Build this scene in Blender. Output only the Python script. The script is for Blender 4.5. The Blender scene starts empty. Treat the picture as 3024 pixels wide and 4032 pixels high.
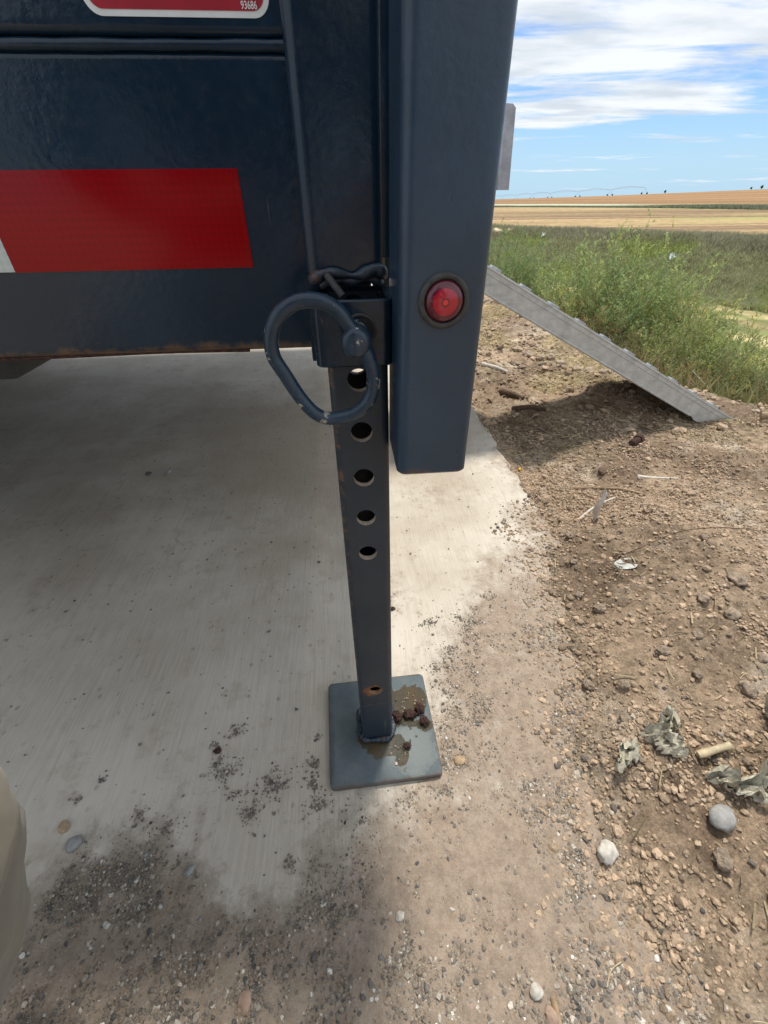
import bpy, bmesh, math, random
import numpy as np
from mathutils import Vector, Matrix
sin, cos, pi, rad = math.sin, math.cos, math.pi, math.radians
random.seed(7); RNG = np.random.default_rng(11)
S = bpy.context.scene
COL = S.collection

# ------------------------------------------------------------------ camera
F_PX, W_PX = 1700.0, 3024.0
P, R = rad(36.35), rad(0.694)
H_CAM = 0.60
fwd = Vector((0, cos(P), -sin(P))); up0 = Vector((0, sin(P), cos(P))); rt0 = Vector((1, 0, 0))
Xc = rt0 * cos(R) - up0 * sin(R); Yc = rt0 * sin(R) + up0 * cos(R); Zc = -fwd
cam_d = bpy.data.cameras.new('camera'); cam = bpy.data.objects.new('camera', cam_d); COL.objects.link(cam)
cam.matrix_world = Matrix(((Xc.x, Yc.x, Zc.x, 0), (Xc.y, Yc.y, Zc.y, 0), (Xc.z, Yc.z, Zc.z, H_CAM), (0, 0, 0, 1)))
cam_d.sensor_fit = 'HORIZONTAL'; cam_d.sensor_width = 36; cam_d.lens = 36 * F_PX / W_PX
cam_d.clip_start = 0.01; cam_d.clip_end = 8000
S.camera = cam

# ------------------------------------------------------------------ sky, sun, exposure
SUN_AZ, SUN_EL = rad(14), rad(69)          # azimuth from +Y towards +X
world = bpy.data.worlds.new('World'); S.world = world; world.use_nodes = True
nt = world.node_tree; nt.nodes.clear(); N = nt.nodes.new; LK = nt.links.new

def mth(nt, op, a, b=None, clamp=False):
    n = nt.nodes.new('ShaderNodeMath'); n.operation = op; n.use_clamp = clamp
    for i, v in enumerate((a, b)):
        if v is None: continue
        if isinstance(v, (int, float)): n.inputs[i].default_value = v
        else: nt.links.new(v, n.inputs[i])
    return n.outputs[0]
def mrange(nt, v, a, b, c, d, smooth=True):
    n = nt.nodes.new('ShaderNodeMapRange'); n.interpolation_type = 'SMOOTHSTEP' if smooth else 'LINEAR'
    nt.links.new(v, n.inputs[0])
    for i, x in zip((1, 2, 3, 4), (a, b, c, d)):
        if isinstance(x, (int, float)): n.inputs[i].default_value = x
        else: nt.links.new(x, n.inputs[i])
    return n.outputs[0]
def mixc(nt, f, a, b, mode='MIX'):
    n = nt.nodes.new('ShaderNodeMix'); n.data_type = 'RGBA'; n.blend_type = mode
    for s, v in ((n.inputs[0], f), (n.inputs[6], a), (n.inputs[7], b)):
        if isinstance(v, (int, float)): s.default_value = v
        elif isinstance(v, tuple): s.default_value = (*v[:3], 1)
        else: nt.links.new(v, s)
    return n.outputs[2]
def noise(nt, vec, scale, detail=4, rough=.55, dist=0.0):
    n = nt.nodes.new('ShaderNodeTexNoise'); n.inputs['Scale'].default_value = scale
    n.inputs['Detail'].default_value = detail; n.inputs['Roughness'].default_value = rough
    n.inputs['Distortion'].default_value = dist
    if vec is not None: nt.links.new(vec, n.inputs['Vector'])
    return n.outputs['Fac']
def mapping(nt, vec, scale=(1, 1, 1), loc=(0, 0, 0), rot=(0, 0, 0)):
    n = nt.nodes.new('ShaderNodeMapping'); nt.links.new(vec, n.inputs[0])
    n.inputs['Scale'].default_value = scale; n.inputs['Location'].default_value = loc; n.inputs['Rotation'].default_value = rot
    return n.outputs[0]

tc = N('ShaderNodeTexCoord'); sx = N('ShaderNodeSeparateXYZ'); LK(tc.outputs['Generated'], sx.inputs[0])
zz = mth(nt, 'MAXIMUM', sx.outputs[2], 0.0)
den = mth(nt, 'ADD', zz, 0.055)
cx = N('ShaderNodeCombineXYZ')
LK(mth(nt, 'DIVIDE', sx.outputs[0], den), cx.inputs[0]); LK(mth(nt, 'DIVIDE', sx.outputs[1], den), cx.inputs[1])
pv = mapping(nt, cx.outputs[0], scale=(.50, .95, 1), loc=(3.4, 1.9, 0), rot=(0, 0, rad(10)))
n1 = noise(nt, pv, 1.0, 11, .60, .35)
n2 = noise(nt, mapping(nt, cx.outputs[0], scale=(.5, 1.6, 1), loc=(1, 7, 2)), 1.1, 8, .6, .3)
thr = mrange(nt, zz, .03, .15, .575, .425)
thr = mth(nt, 'SUBTRACT', thr, mth(nt, 'MULTIPLY', mrange(nt, zz, .13, .22, 0, 1), .05))
cl = mrange(nt, mth(nt, 'SUBTRACT', mth(nt, 'ADD', mth(nt, 'MULTIPLY', n1, .7), mth(nt, 'MULTIPLY', n2, .3)), thr), -.03, .095, 0, .97)
sky = N('ShaderNodeTexSky'); sky.sky_type = 'NISHITA'; sky.sun_disc = False
sky.sun_elevation = SUN_EL; sky.sun_rotation = SUN_AZ; sky.air_density = 1.0; sky.dust_density = 0.3; sky.ozone_density = 3.0
shade = noise(nt, mapping(nt, cx.outputs[0], scale=(.7, 1.3, 1), loc=(5, 2, 0)), .9, 7, .55, .2)
ccol = mixc(nt, mrange(nt, shade, .40, .58, 0, 1), (3.9, 4.3, 4.75), (5.5, 5.7, 5.85))
skyc = mixc(nt, cl, mixc(nt, mrange(nt, zz, 0, .16, .78, 0), mixc(nt, 1.0, sky.outputs[0], (.46, .60, .80), 'MULTIPLY'), (2.9, 4.3, 5.5)), ccol)
bg = N('ShaderNodeBackground'); LK(skyc, bg.inputs[0]); bg.inputs[1].default_value = 0.12
wo = N('ShaderNodeOutputWorld'); LK(bg.outputs[0], wo.inputs[0])

sun_d = bpy.data.lights.new('sun', 'SUN'); sun_d.energy = 2.6; sun_d.angle = rad(8); sun_d.color = (1.0, .93, .82)
sun = bpy.data.objects.new('sun', sun_d); COL.objects.link(sun)
sdir = Vector((sin(SUN_AZ) * cos(SUN_EL), cos(SUN_AZ) * cos(SUN_EL), sin(SUN_EL)))
sun.rotation_euler = sdir.to_track_quat('Z', 'Y').to_euler()
S.view_settings.view_transform = 'Standard'; S.view_settings.look = 'None'
S.view_settings.exposure = 0.56; S.view_settings.gamma = 1.0; S.view_settings.use_curve_mapping = False

# ------------------------------------------------------------------ helpers
def tag(o, label=None, cat=None, group=None, kind=None):
    if label: o['label'] = label
    if cat: o['category'] = cat
    if group: o['group'] = group
    if kind: o['kind'] = kind
    return o
def empty(name, loc=(0, 0, 0), rz=0.0, label=None, cat=None, group=None):
    o = bpy.data.objects.new(name, None); COL.objects.link(o); o.location = loc; o.rotation_euler = (0, 0, rz)
    o.empty_display_size = .05
    return tag(o, label, cat, group)
def link(name, me, mat=None, parent=None, angle=35, smooth=True):
    if mat is not None:
        for m in (mat if isinstance(mat, (list, tuple)) else [mat]): me.materials.append(m)
    if smooth:
        me.polygons.foreach_set('use_smooth', np.ones(len(me.polygons), bool))
        if angle is not None: me.set_sharp_from_angle(angle=rad(angle))
    o = bpy.data.objects.new(name, me); COL.objects.link(o)
    if parent is not None: o.parent = parent
    return o
def pyobj(name, v, f, mat=None, parent=None, angle=35, smooth=True, mids=None):
    me = bpy.data.meshes.new(name); me.from_pydata([tuple(p) for p in v], [], f); me.update()
    bm = bmesh.new(); bm.from_mesh(me); bmesh.ops.recalc_face_normals(bm, faces=bm.faces); bm.to_mesh(me); bm.free()
    o = link(name, me, mat, parent, angle, smooth)
    if mids is not None: me.polygons.foreach_set('material_index', mids)
    return o
def npmesh(name, V, Fc, mat, colors=None, smooth=False, parent=None):
    """V (n,3), Fc (m,k) arrays, fast"""
    me = bpy.data.meshes.new(name); n, m, k = len(V), len(Fc), Fc.shape[1]
    me.vertices.add(n); me.vertices.foreach_set('co', V.astype(np.float32).ravel())
    me.loops.add(m * k); me.loops.foreach_set('vertex_index', Fc.astype(np.int32).ravel())
    me.polygons.add(m); me.polygons.foreach_set('loop_start', np.arange(0, m * k, k, dtype=np.int32))
    me.polygons.foreach_set('use_smooth', np.full(m, smooth))
    me.update(calc_edges=True)
    if colors is not None:
        a = me.color_attributes.new('Col', 'FLOAT_COLOR', 'POINT')
        c = np.ones((n, 4), np.float32); c[:, :3] = colors; a.data.foreach_set('color', c.ravel())
    me.materials.append(mat)
    o = bpy.data.objects.new(name, me); COL.objects.link(o)
    if parent is not None: o.parent = parent
    return o

def _hash(ix, iy, seed):
    h = (ix.astype(np.int64) * 374761393 + iy.astype(np.int64) * 668265263 + seed * 1442695041) & 0xffffffff
    h = ((h ^ (h >> 13)) * 1274126177) & 0xffffffff
    return ((h ^ (h >> 16)) & 0xffffff) / float(0xffffff)
def vnoise(x, y, seed=0):
    ix, iy = np.floor(x), np.floor(y); fx, fy = x - ix, y - iy
    fx = fx * fx * fx * (fx * (fx * 6 - 15) + 10); fy = fy * fy * fy * (fy * (fy * 6 - 15) + 10)
    a, b = _hash(ix, iy, seed), _hash(ix + 1, iy, seed); c, d = _hash(ix, iy + 1, seed), _hash(ix + 1, iy + 1, seed)
    return (a + (b - a) * fx) * (1 - fy) + (c + (d - c) * fx) * fy
def fbm(x, y, sc, octv=4, seed=0, g=.5):
    t = 0; a = 1; s = 0; ang = .6
    for i in range(octv):
        xr = x * cos(ang * i) - y * sin(ang * i); yr = x * sin(ang * i) + y * cos(ang * i)
        t = t + a * vnoise(xr * sc + 17.3 * i, yr * sc - 9.1 * i, seed + i); s += a; a *= g; sc *= 2.03
    return t / s
def sstep(x, a, b):
    t = np.clip((x - a) / (b - a), 0, 1); return t * t * (3 - 2 * t)

# trailer / slab frame
OX, OY, YAW = 0.03, 0.25, rad(4.8)
cY, sY = cos(YAW), sin(YAW)
def to_local(x, y): dx, dy = x - OX, y - OY; return cY * dx + sY * dy, -sY * dx + cY * dy
def to_world(xl, yl): return OX + cY * xl - sY * yl, OY + sY * xl + cY * yl

# ------------------------------------------------------------------ materials
def newmat(name):
    m = bpy.data.materials.new(name); m.use_nodes = True; nt = m.node_tree
    return m, nt, nt.nodes['Principled BSDF']
def coords(nt, kind='Object'):
    t = nt.nodes.new('ShaderNodeTexCoord'); return t.outputs[kind]
def gpos(nt): return nt.nodes.new('ShaderNodeNewGeometry').outputs['Position']
def attr(nt, name):
    a = nt.nodes.new('ShaderNodeAttribute'); a.attribute_name = name; return a
def setbump(nt, b, h, strength, dist, prev=None):
    n = nt.nodes.new('ShaderNodeBump'); n.inputs['Strength'].default_value = strength; n.inputs['Distance'].default_value = dist
    nt.links.new(h, n.inputs['Height'])
    if prev is not None: nt.links.new(prev, n.inputs['Normal'])
    nt.links.new(n.outputs[0], b.inputs['Normal']); return n.outputs[0]

def paint_mat(name, base=(.018, .038, .068), rough=.33, wear=0.0, rust=0.0, dust=.12, bump=.35, low=None, spec=.5):
    m, nt, b = newmat(name); L = nt.links.new; v = coords(nt)
    big = noise(nt, v, 14, 5, .6)
    col = mixc(nt, mrange(nt, big, .35, .7, 0, 1), base, tuple(c * 1.35 for c in base))
    fine = noise(nt, v, 130, 6, .7)
    d = mth(nt, 'MULTIPLY', mrange(nt, fine, .5, .8, 0, 1), dust)
    col = mixc(nt, d, col, (.20, .18, .15))
    sm = noise(nt, mapping(nt, v, scale=(1, 1, .12)), 60, 4, .6)
    col = mixc(nt, mth(nt, 'MULTIPLY', mrange(nt, sm, .56, .78, 0, 1), dust * .9), col, (.22, .21, .19))
    # thin scratches
    w = nt.nodes.new('ShaderNodeTexVoronoi'); w.feature = 'DISTANCE_TO_EDGE'; w.inputs['Scale'].default_value = 22
    L(mapping(nt, v, scale=(1, 1, .16), rot=(0, .12, .3)), w.inputs['Vector'])
    sc = mth(nt, 'MULTIPLY', mrange(nt, w.outputs[0], .0, .006, 1, 0), mrange(nt, noise(nt, v, 23, 3), .60, .72, 0, .55))
    col = mixc(nt, sc, col, (.25, .26, .26))
    if wear:
        wn = noise(nt, v, 75, 5, .62)
        for (qx, qz, qr) in ((.0095, -.024, .013), (.0055, -.037, .009), (-.0345, -.037, .007)):
            vd = nt.nodes.new('ShaderNodeVectorMath'); vd.operation = 'DISTANCE'; L(v, vd.inputs[0]); vd.inputs[1].default_value = (qx, 0, qz)
            wn = mth(nt, 'ADD', wn, mrange(nt, vd.outputs['Value'], 0, qr, .17, 0))
        wm = mrange(nt, wn, .66 - .12 * wear, .69 - .12 * wear, 0, 1)
        col = mixc(nt, wm, col, (.33, .32, .28))
    if rust:
        rn = noise(nt, v, 55, 6, .68)
        rm = mrange(nt, rn, .68 - .14 * rust, .78 - .14 * rust, 0, 1)
        col = mixc(nt, rm, col, (.13, .055, .022))
    if low is not None:                     # dirt and rust gathered on the lower lip (z below low, local)
        s = nt.nodes.new('ShaderNodeSeparateXYZ'); L(v, s.inputs[0])
        e = mth(nt, 'ADD', s.outputs[2], mth(nt, 'MULTIPLY', mth(nt, 'SUBTRACT', noise(nt, v, 45, 6, .7), .5), .022))
        col = mixc(nt, mrange(nt, e, low - .002, low + .004, .9, 0), col, (.12, .075, .045))
    L(col, b.inputs['Base Color'])
    L(mrange(nt, fine, .3, .8, rough, rough + .16), b.inputs['Roughness'])
    b.inputs['Specular IOR Level'].default_value = spec
    peel = noise(nt, v, 230, 3, .5)
    wav = noise(nt, v, 38, 2, .5)
    n0 = setbump(nt, b, peel, bump, .0006)
    n1 = setbump(nt, b, wav, bump * .22, .0012, n0)
    setbump(nt, b, fine, .25, .0003, n1)
    return m
M = {}
M['paint'] = paint_mat('dark_blue_paint')
M['rail'] = paint_mat('rail_paint', base=(.006, .020, .040), rough=.13, dust=.02, bump=.30, spec=.42, low=.5115)
M['post'] = paint_mat('post_paint', base=(.006, .019, .038), rough=.16, dust=.03, bump=.22, spec=.42)
M['tubeB'] = paint_mat('corner_paint', base=(.022, .046, .078), rough=.27, dust=.06, bump=.30, low=.4475)
M['ring'] = paint_mat('ring_paint', base=(.014, .032, .056), rough=.24, wear=.30, dust=.12, bump=.3)
M['weld'] = paint_mat('weld_paint', base=(.02, .035, .055), rough=.35, rust=.95, dust=.5, bump=.8)
M['dark'] = paint_mat('underside_paint', base=(.02, .026, .03), rough=.6, rust=.4, dust=.3)

def plain(name, col, rough=.6, metal=0.0, nscale=40, var=.3, bump=.2, bdist=.002, coat=0):
    m, nt, b = newmat(name); v = coords(nt)
    n = noise(nt, v, nscale, 6, .65)
    nt.links.new(mixc(nt, mrange(nt, n, .3, .7, 0, 1), tuple(c * (1 - var) for c in col), tuple(min(1, c * (1 + var)) for c in col)), b.inputs['Base Color'])
    b.inputs['Roughness'].default_value = rough; b.inputs['Metallic'].default_value = metal; b.inputs['Coat Weight'].default_value = coat
    if bump: setbump(nt, b, n, bump, bdist)
    return m
M['bare'] = plain('worn_hole_metal', (.50, .42, .34), .6, 0, 160, .25)
M['barerust'] = plain('rusty_hole_metal', (.45, .27, .16), .7, 0, 160, .4)
M['rust'] = plain('rust', (.060, .026, .020), .85, 0, 300, .7, 1.0, .004)
M['galv2'] = plain('dull_galvanised', (.44, .47, .52), .45, .4, 60, .25, .1, .0005)
M['zinc'] = plain('bright_zinc', (.70, .71, .70), .4, .3, 60, .15, .1, .0005)
M['rubber'] = plain('black_rubber', (.045, .047, .047), .6, 0, 260, .4, .4, .0006)
M['tyre'] = plain('tyre_rubber', (.02, .02, .02), .8)
M['stone_grey'] = plain('grey_stone', (.30, .30, .29), .8, 0, 90, .25, .4, .002)
M['stone_pale'] = plain('pale_stone', (.52, .49, .44), .8, 0, 90, .25, .4, .002)
M['stone_dark'] = plain('dark_stone', (.10, .095, .09), .8, 0, 90, .3, .4, .002)
M['stone_tan'] = plain('tan_stone', (.42, .30, .19), .8, 0, 90, .25, .4, .002)
M['stone_pink'] = plain('pink_stone', (.36, .25, .19), .75, 0, 90, .2, .3, .002)
M['clodlump'] = plain('dirt_lump', (.46, .36, .27), .95, 0, 60, .35, 1.0, .012)
M['straw'] = plain('straw', (.55, .45, .29), .6, 0, 90, .25, .2, .001)
M['twig'] = plain('twig', (.30, .21, .13), .8, 0, 90, .35, .4, .001)
M['bark'] = plain('bark', (.13, .085, .055), .9, 0, 90, .4, .8, .003)
M['whitewood'] = plain('bleached_wood', (.60, .56, .50), .7, 0, 70, .2, .3, .001)
M['dryleaf'] = plain('dry_leaf', (.50, .47, .37), .8, 0, 120, .35, .8, .003)
M['paper'] = plain('pale_scrap', (.46, .47, .45), .4, 0, 70, .25, .3, .001)
M['yellow'] = plain('yellow_petal', (.75, .45, .02), .5)
M['white'] = plain('white_print', (.72, .78, .80), .35, 0, 50, .06, 0)
M['printred'] = plain('red_print', (.34, .012, .028), .35, 0, 30, .12, 0)
M['text'] = plain('pale_text', (.72, .72, .74), .4, 0, 50, .05, 0)
M['panelpale'] = plain('pale_print', (.52, .60, .70), .35, 0, 50, .06, 0)

def tape_mat(name, c1):
    m, nt, b = newmat(name); v = coords(nt)
    ch = nt.nodes.new('ShaderNodeTexChecker'); nt.links.new(mapping(nt, v, rot=(0, rad(45), 0), scale=(1, 0, 1)), ch.inputs[0]); ch.inputs['Scale'].default_value = 330
    ch.inputs[1].default_value = (*c1, 1); ch.inputs[2].default_value = (*[c * .90 for c in c1], 1)
    n = noise(nt, v, 9, 4)
    nt.links.new(mixc(nt, mrange(nt, n, .35, .7, 0, .35), ch.outputs[0], tuple(c * .72 for c in c1)), b.inputs['Base Color'])
    b.inputs['Roughness'].default_value = .16; b.inputs['Specular IOR Level'].default_value = .25; setbump(nt, b, noise(nt, v, 90, 3), .12, .0006)
    return m
M['tapered'] = tape_mat('reflective_red', (.27, .001, .005))
M['tapewhite'] = tape_mat('reflective_white', (.55, .62, .62))

def leg_mat():
    m, nt, b = newmat('leg_paint'); L = nt.links.new; v = coords(nt)
    base = mixc(nt, mrange(nt, noise(nt, v, 16, 5), .35, .7, 0, 1), (.018, .029, .044), (.030, .042, .058))
    fine = noise(nt, v, 150, 6, .7)
    col = mixc(nt, mrange(nt, fine, .48, .8, 0, .14), base, (.17, .14, .11))
    # vertical scratches
    w = nt.nodes.new('ShaderNodeTexVoronoi'); w.feature = 'DISTANCE_TO_EDGE'; w.inputs['Scale'].default_value = 60
    L(mapping(nt, v, scale=(1, 1, .05)), w.inputs['Vector'])
    sc = mth(nt, 'MULTIPLY', mrange(nt, w.outputs[0], 0, .02, 1, 0), mrange(nt, noise(nt, mapping(nt, v, scale=(1, 1, .3)), 30, 3), .58, .7, 0, .5))
    col = mixc(nt, sc, col, (.30, .30, .30))
    # rust halo round the lowest hole
    vd = nt.nodes.new('ShaderNodeVectorMath'); vd.operation = 'DISTANCE'; L(v, vd.inputs[0]); vd.inputs[1].default_value = (-.004, -.0205, .1262)
    dd = mth(nt, 'ADD', vd.outputs['Value'], mth(nt, 'MULTIPLY', mth(nt, 'SUBTRACT', noise(nt, v, 130, 5, .6), .5), .012))
    col = mixc(nt, mrange(nt, dd, .0085, .0125, .85, 0), col, (.24, .085, .028))
    s = nt.nodes.new('ShaderNodeSeparateXYZ'); L(v, s.inputs[0])
    rn = noise(nt, v, 90, 5, .7)
    # rust line above the newly covered foot
    zl = mth(nt, 'ABSOLUTE', mth(nt, 'SUBTRACT', mth(nt, 'ADD', s.outputs[2], mth(nt, 'MULTIPLY', s.outputs[0], -.12)), .097))
    col = mixc(nt, mth(nt, 'MULTIPLY', mrange(nt, zl, 0, .0016, .7, 0), mrange(nt, rn, .4, .6, 0, 1)), col, (.22, .14, .09))
    col = mixc(nt, mrange(nt, s.outputs[2], .094, .100, .55, 0), col, (.022, .038, .062))
    ed = mth(nt, 'ABSOLUTE', s.outputs[0])
    col = mixc(nt, mth(nt, 'MULTIPLY', mrange(nt, ed, .0175, .0205, 0, .8), mrange(nt, rn, .5, .66, 0, 1)), col, (.20, .11, .06))
    L(col, b.inputs['Base Color']); L(mrange(nt, fine, .3, .8, .36, .6), b.inputs['Roughness'])
    setbump(nt, b, fine, .3, .0005)
    return m
M['leg'] = leg_mat()

def plate_mat():
    m, nt, b = newmat('foot_plate_paint'); L = nt.links.new; v = coords(nt)
    s = nt.nodes.new('ShaderNodeSeparateXYZ'); L(v, s.inputs[0]); X, Y, Z = s.outputs
    big = noise(nt, v, 30, 6, .6)
    col = mixc(nt, mrange(nt, big, .35, .68, 0, 1), (.075, .105, .118), (.125, .15, .155))
    fine = noise(nt, v, 260, 6, .7)
    col = mixc(nt, mrange(nt, fine, .48, .8, 0, .35), col, (.23, .21, .17))
    # dried tide mark (right front) and the wet muddy stain with its own ragged outline
    nA = noise(nt, v, 46, 5, .6, .4)
    def blob(cx_, cy_, rx, ry):
        dx = mth(nt, 'DIVIDE', mth(nt, 'SUBTRACT', X, cx_), rx); dy = mth(nt, 'DIVIDE', mth(nt, 'SUBTRACT', Y, cy_), ry)
        return mth(nt, 'SQRT', mth(nt, 'ADD', mth(nt, 'MULTIPLY', dx, dx), mth(nt, 'MULTIPLY', dy, dy)))
    d1 = mth(nt, 'MINIMUM', blob(.034, .020, .032, .036), blob(.050, .028, .020, .024))
    d1 = mth(nt, 'MINIMUM', d1, blob(.012, -.028, .028, .018)); d1 = mth(nt, 'MINIMUM', d1, blob(.022, -.040, .011, .024))
    d1 = mth(nt, 'MINIMUM', d1, blob(.060, -.006, .016, .012)); d1 = mth(nt, 'MINIMUM', d1, blob(-.006, -.020, .026, .016))
    e1 = mth(nt, 'ADD', d1, mth(nt, 'MULTIPLY', mth(nt, 'SUBTRACT', nA, .5), 1.8))
    tide = mth(nt, 'ADD', blob(.035, -.035, .034, .034), mth(nt, 'MULTIPLY', mth(nt, 'SUBTRACT', nA, .5), 1.2))
    col = mixc(nt, mrange(nt, tide, .9, 1.0, .55, 0), col, (.19, .21, .20))
    tl = mrange(nt, mth(nt, 'ABSOLUTE', mth(nt, 'SUBTRACT', tide, 1.0)), 0, .05, .5, 0)
    col = mixc(nt, tl, col, (.22, .22, .19))
    wet = mrange(nt, e1, .92, .99, 1, 0)
    col = mixc(nt, wet, col, mixc(nt, mrange(nt, big, .35, .65, 0, 1), (.080, .050, .020), (.048, .044, .028)))
    # rusty rim
    ex = mth(nt, 'MAXIMUM', mth(nt, 'ABSOLUTE', X), mth(nt, 'ABSOLUTE', Y))
    rr = mth(nt, 'ADD', ex, mth(nt, 'MULTIPLY', mth(nt, 'SUBTRACT', noise(nt, v, 70, 6, .7), .5), .020))
    col = mixc(nt, mrange(nt, rr, .0675, .0730, 0, .6), col, (.13, .075, .05))
    L(col, b.inputs['Base Color'])
    L(mth(nt, 'SUBTRACT', mrange(nt, fine, .3, .8, .30, .55), mth(nt, 'MULTIPLY', wet, .08)), b.inputs['Roughness'])
    setbump(nt, b, fine, .25, .0005)
    return m
M['plate'] = plate_mat()

def galv_mat():
    m, nt, b = newmat('galvanised_steel'); L = nt.links.new; v = coords(nt)
    vo = nt.nodes.new('ShaderNodeTexVoronoi'); vo.inputs['Scale'].default_value = 90; L(v, vo.inputs['Vector'])
    n = noise(nt, v, 35, 6, .7); n2 = noise(nt, mapping(nt, v, scale=(.15, 1, 1), rot=(0, 0, 0)), 60, 5, .6)
    col = mixc(nt, mrange(nt, n, .3, .7, 0, 1), (.42, .43, .42), (.58, .59, .57))
    col = mixc(nt, mrange(nt, n2, .50, .74, 0, .5), col, (.26, .265, .26))
    L(col, b.inputs['Base Color']); b.inputs['Metallic'].default_value = .25; b.inputs['Roughness'].default_value = .55
    setbump(nt, b, n, .3, .0008)
    return m
M['galv'] = galv_mat()

def slab_mat():
    m, nt, b = newmat('broomed_concrete'); L = nt.links.new
    v = mapping(nt, gpos(nt), rot=(0, 0, -YAW)); D = attr(nt, 'dust').outputs['Fac']
    br = noise(nt, mapping(nt, v, scale=(1, .035, 1)), 420, 3, .6)
    br2 = noise(nt, mapping(nt, v, scale=(1, .03, 1)), 130, 3, .6)
    bl = noise(nt, v, 3.2, 6, .6); bl2 = noise(nt, v, 22, 6, .65); fi = noise(nt, v, 380, 5, .7)
    col = mixc(nt, mrange(nt, bl, .32, .68, 0, 1), (.45, .395, .325), (.60, .555, .48))
    col = mixc(nt, mrange(nt, br, .36, .62, .0, .26), col, (.72, .67, .59))
    col = mixc(nt, mrange(nt, br2, .55, .72, 0, .22), col, (.28, .25, .21))
    col = mixc(nt, mrange(nt, bl2, .52, .72, 0, .45), col, (.36, .29, .21))
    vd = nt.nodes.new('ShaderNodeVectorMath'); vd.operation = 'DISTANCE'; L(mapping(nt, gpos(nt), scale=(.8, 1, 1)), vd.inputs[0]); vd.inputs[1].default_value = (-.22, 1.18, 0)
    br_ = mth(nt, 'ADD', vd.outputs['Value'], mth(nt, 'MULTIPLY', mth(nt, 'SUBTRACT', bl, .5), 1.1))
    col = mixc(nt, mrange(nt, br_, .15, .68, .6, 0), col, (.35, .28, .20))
    # small pock marks
    vo = nt.nodes.new('ShaderNodeTexVoronoi'); vo.inputs['Scale'].default_value = 62; L(mapping(nt, v, scale=(1, .8, 1)), vo.inputs['Vector'])
    pk = mth(nt, 'MULTIPLY', mrange(nt, vo.outputs['Distance'], .10, .24, 1, 0), mrange(nt, noise(nt, v, 17, 3), .47, .6, 0, 1))
    col = mixc(nt, mth(nt, 'MULTIPLY', pk, .5), col, (.25, .20, .145))
    # mud film: brown, mottled
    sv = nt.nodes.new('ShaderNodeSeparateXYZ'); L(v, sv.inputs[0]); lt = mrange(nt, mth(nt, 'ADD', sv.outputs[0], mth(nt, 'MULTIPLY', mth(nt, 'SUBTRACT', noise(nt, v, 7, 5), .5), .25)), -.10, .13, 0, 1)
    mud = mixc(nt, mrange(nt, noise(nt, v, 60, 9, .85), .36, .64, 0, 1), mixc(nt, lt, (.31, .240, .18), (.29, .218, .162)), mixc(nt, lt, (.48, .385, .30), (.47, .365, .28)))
    mud = mixc(nt, mrange(nt, noise(nt, v, 420, 5, .8), .5, .75, 0, .6), mud, (.52, .47, .40))
    mud = mixc(nt, mrange(nt, noise(nt, v, 330, 4, .8), .56, .74, 0, .6), mud, (.19, .155, .12))
    e = mth(nt, 'ADD', D, mth(nt, 'MULTIPLY', mth(nt, 'SUBTRACT', noise(nt, v, 40, 8, .75), .5), 1.7))
    mk = mrange(nt, e, .15, .85, 0, .95)
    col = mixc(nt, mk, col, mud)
    # two small rusty drips
    for (x, y, r) in ((-.36, .80, .012), (-.05, 1.0, .03)):
        vd = nt.nodes.new('ShaderNodeVectorMath'); vd.operation = 'DISTANCE'; L(gpos(nt), vd.inputs[0]); vd.inputs[1].default_value = (x, y, 0)
        q = mth(nt, 'ADD', vd.outputs['Value'], mth(nt, 'MULTIPLY', mth(nt, 'SUBTRACT', bl2, .5), r * 2))
        col = mixc(nt, mrange(nt, q, r * .3, r, .55, 0), col, (.40, .21, .08))
    L(col, b.inputs['Base Color']); b.inputs['Roughness'].default_value = .82
    n0 = setbump(nt, b, br, .45, .0012); n1 = setbump(nt, b, fi, .5, .0010, n0)
    hh = mth(nt, 'MULTIPLY', noise(nt, v, 240, 6, .8), mk)
    n2 = setbump(nt, b, hh, .9, .0035, n1); setbump(nt, b, mth(nt, 'MULTIPLY', pk, -1), .5, .001, n2)
    return m
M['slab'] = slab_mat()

def ground_mat():
    m, nt, b = newmat('ground'); L = nt.links.new; v = gpos(nt); C = attr(nt, 'Col').outputs['Color']; Z = attr(nt, 'near').outputs['Fac']
    f1 = noise(nt, v, 45, 8, .75); f2 = noise(nt, v, 330, 6, .8); far = noise(nt, mapping(nt, v, scale=(1, 1, 1)), 1.6, 8, .75)
    mul = mrange(nt, f1, .30, .70, .55, 1.32); mul2 = mrange(nt, f2, .32, .68, .66, 1.25)
    sp = nt.nodes.new('ShaderNodeCombineColor')
    q = mth(nt, 'MULTIPLY', mul, mul2); 
    for i in range(3): L(q, sp.inputs[i])
    near = mixc(nt, 1.0, C, sp.outputs[0], 'MULTIPLY')
    sp2 = nt.nodes.new('ShaderNodeCombineColor'); fq = mrange(nt, far, .3, .7, .68, 1.28)
    # drill rows on the far fields
    st = noise(nt, mapping(nt, v, scale=(.012, .5, 1), rot=(0, 0, rad(-9))), 1.0, 5, .65)
    fq = mth(nt, 'MULTIPLY', fq, mrange(nt, st, .36, .64, .68, 1.22))
    for i in range(3): L(fq, sp2.inputs[i])
    farc = mixc(nt, 1.0, C, sp2.outputs[0], 'MULTIPLY')
    L(mixc(nt, Z, farc, near), b.inputs['Base Color']); b.inputs['Roughness'].default_value = .95; b.inputs['Specular IOR Level'].default_value = .2
    n0 = setbump(nt, b, mth(nt, 'MULTIPLY', noise(nt, v, 85, 9, .8), Z), 1.0, .011)
    setbump(nt, b, mth(nt, 'MULTIPLY', f2, Z), .7, .0025, n0)
    return m
M['ground'] = ground_mat()

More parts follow.
